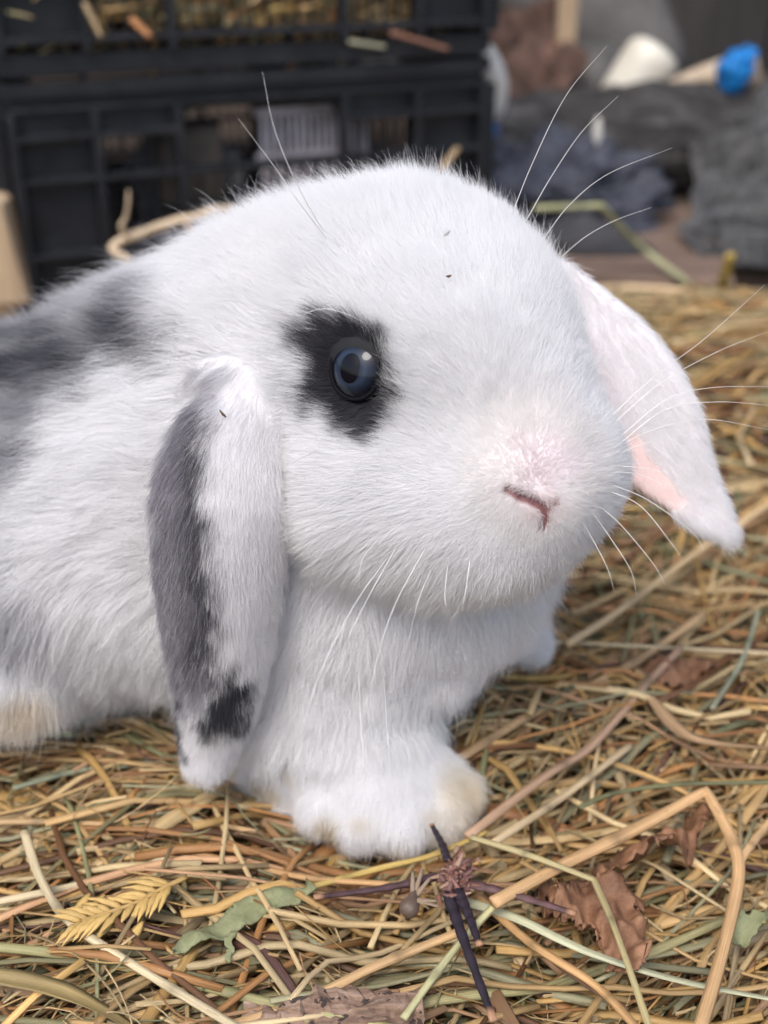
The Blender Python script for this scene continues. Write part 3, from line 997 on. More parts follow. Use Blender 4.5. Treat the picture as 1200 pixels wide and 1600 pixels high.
# dark soil under the hay and out to the yard
m = NT('soil')
tc = m.coord()
n1 = m.noise(tc, 9, 8, .65); n2 = m.noise(tc, 120, 5, .7)
c = m.ramp(n1, [(.3, (.030, .020, .014)), (.55, (.085, .058, .040)), (.75, (.14, .105, .078))])
c = m.mix(m.math('MULTIPLY', n2, .6), c, (.04, .028, .02))
p = m.principled(i_Base_Color=c, i_Roughness=.95, i_Normal=m.bump(n2, .8, .004))
SOIL = m.done(p)
gx = np.concatenate([[-40, -8, -2], np.linspace(-.8, 1.0, 60), [2, 8, 40]]); gy = np.concatenate([[-40, -8, -1], np.linspace(-.1, 1.6, 60), [3, 10, 40]])
GX, GY = np.meshgrid(gx, gy, indexing='ij')
gz = -.036 + vnoise(np.stack([GX.ravel(), GY.ravel(), 0 * GX.ravel()], -1), .06, 8)[:, 0] * .003 + .032 * sstep(.66, .80, GY.ravel())
V = np.stack([GX.ravel(), GY.ravel(), gz], -1)
ni, nj = GX.shape; I = np.arange(ni * nj).reshape(ni, nj)
F = np.stack([I[:-1, :-1], I[1:, :-1], I[1:, 1:], I[:-1, 1:]], -1).reshape(-1, 4)
tag(mesh_obj('ground', V, F, SOIL), 'dark brown soil of the yard', kind='structure')

# ------------------------------------------------------------------ single stalks and bits lying on top
def lay_path(pts, z=.006, n_=28):
    """pts: (px, py[, height]) along the stalk, laid on the hay"""
    P_ = [on_ground(q[0], q[1], q[2] if len(q) > 2 else z) for q in pts]
    return spline(P_, n_)

def stalk(label, pts, width, colr, z=.006, kind='tube', name='straw_stalk', cat='straw', bends=None, group='loose straws on top of the hay', nodes=True, n_=30, parent=None):
    if bends is None: S_ = lay_path(pts, z, n_)
    else:
        segs = []; last = 0
        for b in list(bends) + [len(pts) - 1]:
            seg_ = pts[last:b + 1]
            segs.append(lay_path(seg_, z, n_)); last = b
        S_ = np.concatenate([s_ if i == 0 else s_[1:] for i, s_ in enumerate(segs)])
    k = len(S_)
    sh = np.linspace(0, 1, k)
    d = np.linalg.norm(S_ - CAM_C, axis=1).mean()
    w = width * .5 * d / F_PX
    W = np.full(k, w) * (1 + .05 * np.sin(sh * 17 + w * 9e4)) * (1 - .12 * sh)
    cols = np.tile(np.array(colr, float), (k, 1)) * (1 + .10 * np.sin(sh * 9 + width)[:, None])
    if nodes and kind == 'tube':
        for c0 in (.27 + .1 * math.sin(width), .71 + .07 * math.cos(width * 3)):
            g_ = np.exp(-((sh - c0) / (.6 / k)) ** 2); W = W * (1 + .28 * g_)
            cols = cols * (1 - .45 * np.exp(-((sh - c0 - .01) / (.9 / k)) ** 2))[:, None]
    if kind == 'tube': T = W * .8; tw = None; sh_ = 'tube'
    elif kind == 'flat': T = W * .3; tw = np.linspace(-.4, .5, k)[None]; sh_ = 'tube'
    else: W = W * np.sin(np.pi * (sh * .9 + .06)) ** .45; T = W * .5; tw = np.linspace(-.3, .6, k)[None]; sh_ = 'blade'
    v_, f_, c_, u_ = sweep(S_[None], W[None], T[None], np.clip(cols, 0, .9)[None], 6, tw, shape=sh_)
    o = mesh_obj(name, v_, f_, STRAW, parent, colors=c_, uvs=u_)
    if parent is None: tag(o, label, cat, group)
    return o

TAN = (.60, .40, .20); ORA = (.62, .37, .16); PALE = (.70, .58, .36); OLV = (.36, .32, .15); GRN = (.40, .37, .17); SAGE = (.28, .31, .21); PNK = (.52, .34, .22); YEL = (.60, .43, .13); BRN = (.36, .20, .09); DKG = (.19, .19, .09)
stalk('long cream straw curving down from the left edge across the green stem', [(38, 1300), (62, 1370), (108, 1440), (200, 1503), (290, 1558), (380, 1612)], 15, PALE, .012)
stalk('smooth green stem running low across the bottom left corner', [(-30, 1478), (100, 1492), (215, 1516), (335, 1546), (450, 1574), (620, 1610)], 18, GRN, .009)
stalk('broad olive brown blade in the bottom left corner', [(-40, 1520), (60, 1540), (130, 1566), (215, 1612)], 34, (.34, .25, .10), .013, 'blade', name='dry_grass')
stalk('cream straw sloping up from the left edge behind the wheat ear', [(-30, 1415), (90, 1390), (200, 1362), (275, 1335)], 13, PALE, .008)
stalk('orange straw lying above the green leaf', [(300, 1333), (380, 1350), (480, 1372), (610, 1382)], 12, ORA, .008)
stalk('long thin straw running from left edge below the hanging ear', [(-20, 1285), (90, 1284), (180, 1288), (290, 1282), (400, 1300)], 11, TAN, .006)
stalk('stout apricot straw rising from bottom centre towards the purple burr', [(360, 1604), (470, 1568), (570, 1518), (650, 1484), (740, 1448)], 18, (.66, .43, .21), .009)
stalk('pale yellow green cut straw under the purple burr', [(792, 1395), (735, 1455), (690, 1510), (630, 1592)], 13, (.58, .55, .30), .011)
stalk('thick orange straw snapped into an upside down V at right', [(770, 1412), (880, 1352), (1000, 1293), (1103, 1236), (1142, 1310), (1154, 1370), (1128, 1490), (1092, 1615)], 22, (.68, .43, .21), .013, bends=[3])
stalk('short orange side shoot joining the snapped straw at the right edge', [(1152, 1352), (1185, 1305), (1225, 1260)], 13, (.66, .43, .22), .013)
stalk('thin olive straw with a sharp downward bend crossing the snapped straw', [(735, 1308), (830, 1338), (928, 1375), (962, 1455), (1018, 1615)], 12, (.48, .40, .20), .016, bends=[2])
stalk('pale sage flat straw running right from the burr to the right edge', [(690, 1398), (800, 1432), (920, 1488), (1060, 1532), (1230, 1566)], 17, (.55, .55, .36), .007, 'flat')
stalk('thin dark green stem reaching the right edge', [(905, 1262), (960, 1240), (1060, 1226), (1230, 1222)], 9, DKG, .010)
stalk('yellow straw poking out from under the front paw', [(480, 1388), (590, 1358), (680, 1335), (760, 1300)], 11, YEL, .008)
stalk('pinkish straw sloping up beside the front paw', [(730, 1308), (850, 1215), (925, 1165), (1010, 1070), (1065, 1010)], 15, PNK, .009)
stalk('second pale straw parallel to the pinkish one', [(770, 1318), (880, 1245), (985, 1165)], 14, (.62, .48, .29), .007)
stalk('wide tan straw between chest and brown leaf', [(690, 1205), (790, 1140), (880, 1090), (985, 1040), (1100, 960)], 17, (.60, .40, .21), .008)
stalk('pale straw rising to the right edge below the far ear tip', [(885, 1008), (960, 960), (1060, 885), (1130, 835), (1225, 775)], 13, (.68, .50, .28), .010)
stalk('golden straw beside the far front paw', [(785, 1058), (860, 1060), (975, 1046)], 12, YEL, .006)
stalk('fine cream straw lying level right of the chest', [(818, 1002), (960, 1008), (1230, 1022)], 7, PALE, .009)
stalk('blue green stem standing out right of the chest', [(1185, 955), (1160, 1030), (1112, 1108)], 9, (.34, .35, .24), .009)
stalk('thick orange straw leaning from lower right of the brown leaf', [(745, 1400), (830, 1475), (930, 1540), (1000, 1612)], 15, ORA, .006)
stalk('dark brown straw beneath the pale sage one', [(790, 1440), (880, 1512), (980, 1580)], 12, (.22, .12, .07), .004)
stalk('pale green straw on the left below the body', [(-20, 1150), (60, 1148), (115, 1146)], 13, (.48, .52, .28), .004)
stalk('grey green straw sloping beneath the hanging ear', [(20, 1232), (120, 1205), (200, 1196), (275, 1183)], 10, SAGE, .006)
stalk('bent pale green straw standing before the black bag', [(835, 326, .05), (938, 322, .05), (1000, 385, .02), (1075, 442, .004)], 15, (.40, .40, .22), .01, bends=[1])
stalk('wide pale straw along the far edge of the hay', [(905, 452), (1000, 450), (1225, 468)], 15, (.70, .52, .31), .004)
stalk('pale straw crossing the middle distance at right', [(1010, 528), (1110, 545), (1230, 590)], 15, (.62, .48, .27), .006)
stalk('upright yellow stub at the far edge of the hay', [(1128, 452, .0), (1134, 425, .014), (1142, 398, .026)], 17, (.52, .38, .10), .004)

# crinkled strip leaf at the right edge
stalk('curled tan leaf strip near the right edge', [(1015, 1090), (1060, 1142), (1110, 1162), (1235, 1172)], 27, (.50, .33, .18), .010, 'blade', name='leaf_strip', cat='leaf strip', group=None)

# --- flat leaves with thickness
def leaf_mesh(outline, z, thick, crumple, seed, sub=34, ragged=5):
    """outline in picture px; the sheet gets real thickness and crumpled height"""
    out = np.array(outline, float); xs = np.linspace(out[:, 0].min(), out[:, 0].max(), sub * 2); ys = np.linspace(out[:, 1].min(), out[:, 1].max(), sub)
    gx_, gy_ = np.meshgrid(xs, ys, indexing='ij')
    rag = ragged * np.sin(gx_ * .31 + seed) * np.sin(gy_ * .27)
    sd_ = poly_sd(gx_.ravel(), gy_.ravel(), outline).reshape(gx_.shape) + rag
    ins = sd_ < 0
    cx_, cy_ = xs[1] - xs[0], ys[1] - ys[0]
    g0, g1 = np.gradient(sd_, cx_, cy_)
    near_ = (np.abs(sd_) < 1.4 * max(cx_, cy_)) & ins          # border points move onto the outline
    gl = np.maximum(np.hypot(g0, g1), .3)
    gx_ = gx_ + np.where(near_, -sd_ * g0 / gl ** 2 * .9, 0); gy_ = gy_ + np.where(near_, -sd_ * g1 / gl ** 2 * .9, 0)
    V = []; idm = {}
    P_ = np.array([on_ground(a_, b_, z) for a_, b_ in zip(gx_.ravel(), gy_.ravel())])
    h = vnoise(P_, .007, seed)[:, 0] * crumple + vnoise(P_, .0028, seed + 1)[:, 1] * crumple * .45
    P_[:, 2] += h
    I = np.arange(gx_.size).reshape(gx_.shape)
    q = ins[:-1, :-1] & ins[1:, :-1] & ins[1:, 1:] & ins[:-1, 1:]
    top = np.stack([I[:-1, :-1][q], I[:-1, 1:][q], I[1:, 1:][q], I[1:, :-1][q]], -1)
    n0 = len(P_)
    Vb = P_.copy(); Vb[:, 2] -= thick
    bot = top[:, ::-1] + n0
    # rim
    from collections import Counter
    ed = Counter()
    for f in top:
        for a_, b_ in zip(f, np.roll(f, -1)): ed[(a_, b_)] += 1
    rim = [(b_, a_, a_ + n0, b_ + n0) for (a_, b_) in ed if (b_, a_) not in ed]
    F = np.concatenate([top, bot, np.array(rim)])
    V = np.concatenate([P_, Vb])
    used = np.unique(F); mp = np.full(len(V), -1); mp[used] = np.arange(len(used))
    return V[used], mp[F]

def leaf_material(name, c0, c1, scale=160):
    m = NT(name); tc = m.coord()
    n1 = m.noise(tc, scale, 6, .7); n2 = m.noise(tc, scale * 6, 4, .7)
    c = m.ramp(n1, [(.3, c0), (.7, c1)]); c = m.mix(m.math('MULTIPLY', n2, .35), c, tuple(v * .4 for v in c0))
    p = m.principled(i_Base_Color=c, i_Roughness=.65, i_Normal=m.bump(n2, .6, .0006))
    return m.done(p)
BROWNLEAF = leaf_material('dead_leaf', (.12, .050, .024), (.42, .22, .115))
GREENLEAF = leaf_material('green_leaf', (.21, .22, .10), (.33, .35, .19), 220)

v_, f_ = leaf_mesh([(838, 1392), (900, 1362), (985, 1322), (1050, 1290), (1105, 1262), (1118, 1285), (1090, 1320), (1075, 1350), (1020, 1352), (985, 1362), (940, 1372), (880, 1402), (850, 1420)], .0065, .0005, .009, 21)
tag(mesh_obj('dead_leaf', v_, f_, BROWNLEAF), 'crumpled reddish brown dead leaf under the snapped orange straw', 'leaf', 'crumpled dead leaf pieces')
v_, f_ = leaf_mesh([(850, 1420), (905, 1385), (960, 1375), (1000, 1400), (1005, 1440), (1020, 1475), (1005, 1520), (985, 1525), (950, 1490), (930, 1450), (880, 1440)], .0075, .0005, .009, 24)
tag(mesh_obj('dead_leaf', v_, f_, BROWNLEAF), 'lower torn piece of brown dead leaf hanging below the larger piece', 'leaf', 'crumpled dead leaf pieces')
v_, f_ = leaf_mesh([(985, 1045), (1050, 1030), (1110, 1022), (1120, 1050), (1060, 1070), (1000, 1068)], .006, .0005, .004, 27)
tag(mesh_obj('dead_leaf', v_, f_, BROWNLEAF), 'small folded brown leaf right of the chest above the tan leaf strip', 'leaf', 'crumpled dead leaf pieces')
v_, f_ = leaf_mesh([(268, 1474), (300, 1450), (345, 1425), (372, 1400), (405, 1392), (440, 1386), (500, 1375), (470, 1402), (420, 1418), (385, 1440), (345, 1466), (300, 1484), (272, 1492)], .0125, .0005, .0026, 31, 34, 1)
lf = mesh_obj('green_leaf', v_, f_, GREENLEAF)
tag(lf, 'torn sage green leaf lying right of the wheat ear', 'leaf')
v_, f_ = leaf_mesh([(350, 1462), (368, 1455), (364, 1480), (358, 1512), (354, 1510), (352, 1480)], .0115, .0005, .001, 33, 30)
mesh_obj('torn_strip', v_, f_, GREENLEAF, lf)
v_, f_ = leaf_mesh([(1140, 1440), (1165, 1425), (1200, 1420), (1230, 1425), (1200, 1440), (1168, 1465), (1145, 1462)], .009, .0005, .003, 35)
tag(mesh_obj('green_leaf', v_, f_, GREENLEAF), 'small curled green leaf at the right edge beside the snapped straw', 'leaf')

# --- wheat ear
def grain(base, dirv, L, r, seg=8, k=7):
    S_ = np.array([base + dirv * L * t for t in np.linspace(0, 1, k)]); S_[:, 2] += np.sin(np.linspace(0, math.pi, k)) * .0006
    W = r * np.sin(np.pi * (np.linspace(0, 1, k) * .9 + .08)) ** .8 * (1 - .35 * np.linspace(0, 1, k))
    v, f, c, u = sweep(S_[None], W[None], (W * .6)[None], np.array([[.64, .43, .15]]) * rng.uniform(.85, 1.15), 6, rng.uniform(-.6, .6, (1, k)))
    return v, f, c, u
wp = lay_path([(292, 1370), (255, 1388), (215, 1410), (165, 1428), (128, 1440)], .013, 24)
ear_root = empty('wheat_ear', wp[0]); tag(ear_root, 'golden dry wheat ear lying at lower left', 'wheat ear')
v_, f_, c_, u_ = sweep(wp[None], np.full((1, 24), .0007), np.full((1, 24), .0006), np.array([[.5, .33, .12]]))
mesh_obj('stem', v_, f_, STRAW, ear_root, colors=c_, uvs=u_)
ti = np.linspace(4, 23, 12).astype(int)
for j, i in enumerate(ti):
    t_ = nrm(wp[min(i + 1, 23)] - wp[i - 1]); sd_ = nrm(np.cross(t_, [0, 0, 1.0]))
    for sg in (-1, 1):
        dv = nrm(t_ * (.75 + .2 * rng.random()) + sd_ * sg * (.75 - .25 * j / 12) + np.array([0, 0, .12 if sg > 0 else -.02]))
        v_, f_, c_, u_ = grain(wp[i], dv,   .0066 + .003 * rng.random(), .0011)
        mesh_obj('husk', v_, f_, STRAW, ear_root, colors=c_, uvs=u_)
for px_, py_ in ((195, 1482), (150, 1470), (135, 1440), (112, 1438)):
    e_ = on_ground(px_, py_, .011); b_ = on_ground(px_ + 28, py_ - 42, .013)
    S_ = np.linspace(b_, e_, 8); W = np.full(8, .0013) * np.sin(np.pi * (np.linspace(0, 1, 8) * .9 + .08))
    v_, f_, c_, u_ = sweep(S_[None], W[None], (W * .6)[None], np.array([[.66, .45, .15]]))
    mesh_obj('husk', v_, f_, STRAW, ear_root, colors=c_, uvs=u_)

# --- purple burr with long dark arms and a pinkish hub
burr = empty('dried_burr', on_ground(712, 1372, .012)); tag(burr, 'dried purple star shaped burr with pink centre just below the front paw', 'dried flower')
def arm(pts, w, c, z=.013):
    S_ = lay_path(pts, z, 26); k = len(S_); sh = np.linspace(0, 1, k)
    d = np.linalg.norm(S_ - CAM_C, axis=1).mean(); W = w * .5 * d / F_PX * (1 - .45 * sh) * (1 + .10 * np.sin(sh * 120))
    cols = np.tile(np.array(c), (k, 1)) * (1 + .35 * np.sin(sh * 120)[:, None] * .6)
    cols[-2:] = (.45, .25, .14)
    v_, f_, c_, u_ = sweep(S_[None], W[None], (W * .7)[None], np.clip(cols, .003, 1)[None], 6)
    mesh_obj('bract', v_, f_, STRAW, burr, colors=c_, uvs=u_)
arm([(735, 1382), (800, 1398), (900, 1428)], 19, (.13, .065, .065))
arm([(690, 1368), (600, 1388), (490, 1402)], 17, (.075, .035, .040), .011)
arm([(700, 1398), (725, 1470), (772, 1596)], 22, (.032, .024, .034))
arm([(716, 1392), (732, 1430), (750, 1478)], 20, (.030, .02, .030), .014)
arm([(700, 1345), (690, 1318), (674, 1288)], 14, (.030, .02, .03))
parts_ = []
for i in range(150):
    a_ = rng.uniform(0, 6.28); b_ = on_ground(712 + rng.normal(0, 11), 1372 + rng.normal(0, 17), .011 + rng.uniform(0, .003))
    e_ = b_ + np.array([math.cos(a_), math.sin(a_), rng.uniform(-.2, .7)]) * rng.uniform(.0010, .0034)
    S_ = np.linspace(b_, e_, 5); W = np.linspace(.0008, .0003, 5)
    parts_.append(sweep(S_[None], W[None], (W * .6)[None], np.array([[(.28, .13, .10), (.42, .27, .19), (.18, .09, .08)][i % 3]]), 6))
v_, f_, c_, u_ = join(parts_)
mesh_obj('hub', v_, f_, STRAW, burr, colors=c_, uvs=u_)
# grey bud beside it
bud = empty('seed_head', on_ground(640, 1412, .01)); tag(bud, 'small grey brown seed head with open bracts left of the purple burr', 'seed head')
S_ = np.array([on_ground(634, 1430, .010), on_ground(640, 1418, .012), on_ground(646, 1402, .013), on_ground(650, 1388, .013)])
S_ = spline(S_, 10); W = .0026 * np.array([.35, .8, 1, 1, .9, .7, .5, .4, .3, .2])
v_, f_, c_, u_ = sweep(S_[None], W[None], (W * .9)[None], np.array([[.13, .09, .065]]), 6); mesh_obj('bud', v_, f_, STRAW, bud, colors=c_, uvs=u_)
for (x_, y_) in ((660, 1358), (672, 1372), (682, 1408), (684, 1416), (645, 1362)):
    S_ = np.linspace(on_ground(645, 1405, .013), on_ground(x_, y_, .015), 6); W = np.linspace(.0008, .0004, 6)
    v_, f_, c_, u_ = sweep(S_[None], W[None], (W * .4)[None], np.array([[.34, .25, .17]]), 6); mesh_obj('bract', v_, f_, STRAW, bud, colors=c_, uvs=u_)

# --- broken piece of weathered wood at the bottom edge
m = NT('old_wood'); tc = m.coord()
n1 = m.noise(m.mapping(tc, (60, 420, 420)), 1, 6, .7); n2 = m.noise(tc, 300, 4)
c = m.ramp(n1, [(.3, (.06, .035, .024)), (.5, (.25, .16, .11)), (.72, (.46, .34, .26))]); c = m.mix(m.math('GREATER_THAN', n2, .62), c, (.05, .035, .03))
OLDWOOD = m.done(m.principled(i_Base_Color=c, i_Roughness=.9, i_Normal=m.bump(n1, .9, .001)))
S_ = spline([on_ground(380, 1606, .005), on_ground(470, 1598, .006), on_ground(560, 1592, .006), on_ground(660, 1590, .006)], 22)
V = []
for i in range(22):
    for j in range(14):
        a_ = 2 * math.pi * j / 14; r = .0060 * (1 + .22 * math.sin(3 * a_ + i * .5) + .10 * rng.normal())
        V.append(S_[i] + np.array([rng.normal() * .0003, math.cos(a_) * r * .95, math.sin(a_) * r * .8]))
F = [[i * 14 + j, i * 14 + (j + 1) % 14, (i + 1) * 14 + (j + 1) % 14, (i + 1) * 14 + j] for i in range(21) for j in range(14)]
F.append([21 * 14 + j for j in range(14)]); F.append([j for j in range(14)][::-1])
tag(mesh_obj('wood_chunk', V, F, OLDWOOD, smooth=False), 'weathered brown wood chunk with a splintered end at the bottom edge', 'wood')

# --- crumbs of chaff caught in the forehead fur
m = NT('chaff'); CHAFF = m.done(m.principled(i_Base_Color=(.10, .055, .03), i_Roughness=.8))
for (px_, py_, L_, lab) in ((698, 366, .0016, 'upper speck of brown chaff caught in the white forehead fur'), (701, 432, .0012, 'lower speck of dark chaff caught in the white forehead fur'), (348, 647, .0018, 'orange brown speck of chaff caught on the hanging grey and white ear')):
    h_ = surf_hit(px_, py_, total)[0]; h_ = h_ - nrm(h_ - CAM_C) * (.0056 if py_ < 400 else .0034 if px_ > 400 else .0022)
    e_ = CAM_R * math.cos(px_) + CAM_U * math.sin(px_)
    v_, f_ = tube([h_ - e_ * L_ / 2, h_, h_ + e_ * L_ / 2 + CAM_U * .0003], [.00016, .0003, .0001], 6)
    tag(mesh_obj('chaff_speck', v_, f_, CHAFF), lab, 'chaff', 'chaff specks on the rabbit')
# ------------------------------------------------------------------ yard behind the hay
def box_v(x0, x1, y0, y1, z0, z1):
    V = [(x, y, z) for x in (x0, x1) for y in (y0, y1) for z in (z0, z1)]
    F = [(0, 1, 3, 2), (4, 6, 7, 5), (0, 4, 5, 1), (2, 3, 7, 6), (0, 2, 6, 4), (1, 5, 7, 3)]
    return np.array(V), F

class MB:
    def __init__(s, fr=None): s.V = []; s.F = []; s.n = 0; s.fr = fr
    def add(s, V, F):
        s.V.append(np.asarray(V, float)); s.F += [[i + s.n for i in f] for f in F]; s.n += len(V)
    def box(s, *a): s.add(*box_v(*a))
    def build(s, name, mat, parent=None, smooth=False, bevel=0):
        V = np.concatenate(s.V)
        if s.fr is not None: V = s.fr(V)
        o = mesh_obj(name, V, s.F, mat, parent, smooth=smooth)
        if bevel:
            b = o.modifiers.new('bevel', 'BEVEL'); b.width = bevel; b.segments = 2; b.limit_method = 'ANGLE'
        return o

m = NT('black_plastic'); tc = m.coord()
n1 = m.noise(tc, 60, 6, .7); n2 = m.noise(tc, 900, 3)
c = m.ramp(n1, [(.35, (.006, .007, .009)), (.6, (.013, .015, .020)), (.8, (.032, .031, .030))])
p = m.principled(i_Base_Color=c, i_Roughness=m.math('MULTIPLY_ADD', n1, .35, .32), i_Normal=m.bump(n2, .15, .0005))
PLASTIC = m.done(p)

def frame(origin, ux, uy):
    ux = nrm(ux); uy = nrm(uy); o_ = np.array(origin)
    return lambda V: o_ + V[:, :1] * ux + V[:, 1:2] * uy + V[:, 2:] * np.array([0, 0, 1.0])

# lower crate: front face from (-.187, .62) to (.053, .71)
A_ = np.array([-.187, .620, .0]); B_ = np.array([.053, .710, .0])
CU = nrm(B_ - A_); CD = np.array([-CU[1], CU[0], 0]); CW = float(np.linalg.norm(B_ - A_)); CDEP = .34; CH = .120

def wall(mb, L, H, t, at_fn, handle=True, slots=True):
    """one crate wall, drawn in (along, out, up); at_fn maps to crate axes"""
    def bx(u0, u1, o0, o1, z0, z1):
        V, F = box_v(u0 * L, u1 * L, o0, o1, z0 * H, z1 * H); mb.add(at_fn(V), F)
    bx(0, 1, -.0002, t * 2.6, .945, 1.0)                     # rim
    bx(.002, .998, .0001, t, .886, .944); bx(.012, .988, t * 1.01, t * 2.6, .885, .900)
    bx(0, .165, .0003, t, .10, .885); bx(.835, 1, .0003, t, .10, .885)     # solid corners
    bx(.165, .33, .0001, t, .78, .885); bx(.67, .835, .0001, t, .78, .885)  # band beside the handle
    bx(.33, .67, .0002, t, .86, .885)
    bx(0, 1, -.0001, t * 2.2, .0, .07)                       # foot rail
    for z in (.10, .28, .60, .775):
        if z == .775: bx(.004, .325, 0, t * 3.8, z, z + .022); bx(.675, .996, 0, t * 3.8, z, z + .022)
        else: bx(.006, .994, 0, t * 3.8, z, z + .022)
    for u in (.0, .158, .322, .672, .836, .985):
        bx(u, u + .015, .0005, t * 4.0, .072, .883)
    for k in range(21):
        u = .185 + k * .031
        inner = .325 < u < .675
        if abs(u - .33) < .012 or abs(u - .68) < .012: continue
        bx(u, u + .005, .0007, t * .9, .124, .278); bx(u, u + .005, .0007, t * .9, .304, .598)
        if not inner: bx(u, u + .005, .0007, t * .9, .624, .774)
    # rounded handle corners
    for sg, u0 in ((1, .337), (-1, .672)):
        V = []; 
        for o_ in (.0009, t * .95):
            V.append((u0 * L, o_, .86 * H))
            for q in range(7):
                a_ = math.pi / 2 * q / 6
                V.append(((u0 + sg * .035 * (1 - math.sin(a_))) * L, o_, (.86 - .09 * (1 - math.cos(a_))) * H))
        F = [[0] + list(range(1, 8)), [8] + list(range(15, 8, -1))] + [[1 + q, 2 + q, 10 + q - 0, 9 + q] for q in range(6)]
        mb.add(at_fn(np.array(V)), F)

def crate(origin, H, label):
    root = empty('plastic_crate', origin); tag(root, label, 'crate', 'stacked black plastic crates')
    fr = frame(origin, CU, CD)
    t = .0028
    specs = [(lambda V: np.stack([V[:, 0], -V[:, 1], V[:, 2]], 1), CW), (lambda V: np.stack([V[:, 0], CDEP + V[:, 1], V[:, 2]], 1), CW),
             (lambda V: np.stack([-V[:, 1], V[:, 0] + .0012, V[:, 2]], 1), CDEP - .0024), (lambda V: np.stack([CW + V[:, 1], V[:, 0] + .0012, V[:, 2]], 1), CDEP - .0024)]
    for fn, L in specs:
        mb = MB(fr); wall(mb, L, H, t, fn); mb.build('side_wall', PLASTIC, root, bevel=.0006)
    mb = MB(fr)
    for k in range(13):
        mb.box(.003, CW - .003, .004 + k * .0265, .012 + k * .0265, .0032, .0062)
    for k in range(10):
        mb.box(.004 + k * .0265, .011 + k * .0265, .0035, CDEP - .0035, .0018, .0031)
    mb.build('crate_floor', PLASTIC, root)
    return root, fr
c1, fr1 = crate(tuple(A_), CH, 'lower black plastic crate of the stack standing behind the rabbit')
c2, fr2 = crate((A_[0], A_[1], CH + .003), .150, 'upper black plastic crate full of hay, cut by the top of the picture')

# hay heaped in the upper crate
parts_ = []
for (nn, wr, kd, pal, pw) in ((900, (.0014, .0034), 'tube', None, None), (700, (.002, .005), 'blade', [(.46, .40, .22), (.44, .46, .26), (.60, .42, .22), (.50, .24, .10)], [.3, .2, .3, .2]), (500, (.002, .0045), 'flat', None, None)):
    v_, f_, c_, u_ = stalks(nn, (.012, CW - .012), (.012, CDEP - .012), (.02, .075), wr, (.014, .135), kd, bright=1.35, palette=pal, pw=pw, ang=(0.3, 1.2), tilt=.5, follow=False)
    v_[:, 0] = np.clip(v_[:, 0], .004, CW - .004); v_[:, 1] = np.clip(v_[:, 1], .004, CDEP - .004); v_[:, 2] = np.clip(v_[:, 2], .009, .160)
    parts_.append((fr2(v_), f_, c_, u_))
v_, f_, c_, u_ = stalks(900, (.03, CW - .02), (.004, .0075), (.015, .07), (.0014, .0032), (.016, .10), 'tube', ang=(0.2, .12), tilt=.9, follow=False)
parts_.append((fr2(v_), f_, np.clip(c_ * 1.5, 0, .85), u_))  # front stalks' colour lifted to offset the shade inside the crate
v_, f_, c_, u_ = join(parts_)
tag(mesh_obj('crate_hay', v_, f_, STRAW, colors=c_, uvs=u_), 'tangled hay filling the upper black crate', 'hay', kind='stuff')
# a straw poking between the bars of each crate edge
def rod(name, a, b, r, mat_col, label, cat, sag=0.0, parent=None, n_=16, group=None, kind='tube'):
    S_ = np.array([np.array(a) * (1 - t) + np.array(b) * t + np.array([0, 0, -sag * math.sin(math.pi * t)]) for t in np.linspace(0, 1, n_)])
    W = np.full(n_, r) * (1 - .2 * np.linspace(0, 1, n_))
    v, f, c, u = sweep(S_[None], W[None], (W * .8)[None], np.array([mat_col], float), 6)
    o = mesh_obj(name, v, f, STRAW, parent, colors=c, uvs=u)
    if parent is None: tag(o, label, cat, group)
    return o
rod('straw_stalk', on_plane_y(610, 52, .675), on_plane_y(700, 78, .685), .0022, (.30, .15, .10), 'reddish straw lying on the seam between the two crates', 'straw')
rod('straw_stalk', on_plane_y(545, 66, .672), on_plane_y(602, 74, .677), .0020, (.38, .37, .26), 'short grey green straw on the seam between the crates', 'straw')
rod('straw_stalk', on_plane_y(132, 5, .605), on_plane_y(158, 58, .603), .0020, (.50, .36, .20), 'orange tan straw hanging out of the upper crate near its left end', 'straw')
rod('straw_stalk', on_plane_y(205, 30, .612), on_plane_y(235, 58, .610), .0026, (.55, .25, .10), 'short rusty straw end poking through the upper crate bars', 'straw')

# things in the lower crate, seen through its openings
m = NT('dull_white_plastic'); tc = m.coord(); n1 = m.noise(tc, 70, 5)
c = m.ramp(n1, [(.3, (.26, .23, .25)), (.6, (.50, .48, .52))])
WHITEP = m.done(m.principled(i_Base_Color=c, i_Roughness=.45))
bk = empty('ribbed_basket', fr1(np.array([[.165, .03, .01]]))[0]); tag(bk, 'pale ribbed plastic basket inside the lower crate, seen through its handle hole', 'basket')
mb = MB(fr1)
for k in range(15): mb.box(.133 + k * .0042, .1355 + k * .0042, .012, .0145, .012, .094)
mb.build('rib', WHITEP, bk)
mb = MB(fr1); mb.box(.130, .196, .0105, .0165, .0945, .0985)
mb.build('rim', WHITEP, bk)
mb = MB(fr1); mb.box(.130, .196, .0108, .0162, .070, .074); mb.build('middle_band', WHITEP, bk)
mb = MB(fr1); mb.box(.130, .196, .0108, .0162, .010, .014); mb.build('foot_band', WHITEP, bk)
m = NT('grey_cloth'); tc = m.coord(); n1 = m.noise(tc, 90, 5)
GREYC = m.done(m.principled(i_Base_Color=m.ramp(n1, [(.3, (.035, .036, .038)), (.6, (.16, .16, .165))]), i_Roughness=.9, i_Normal=m.bump(n1, .8, .004)))
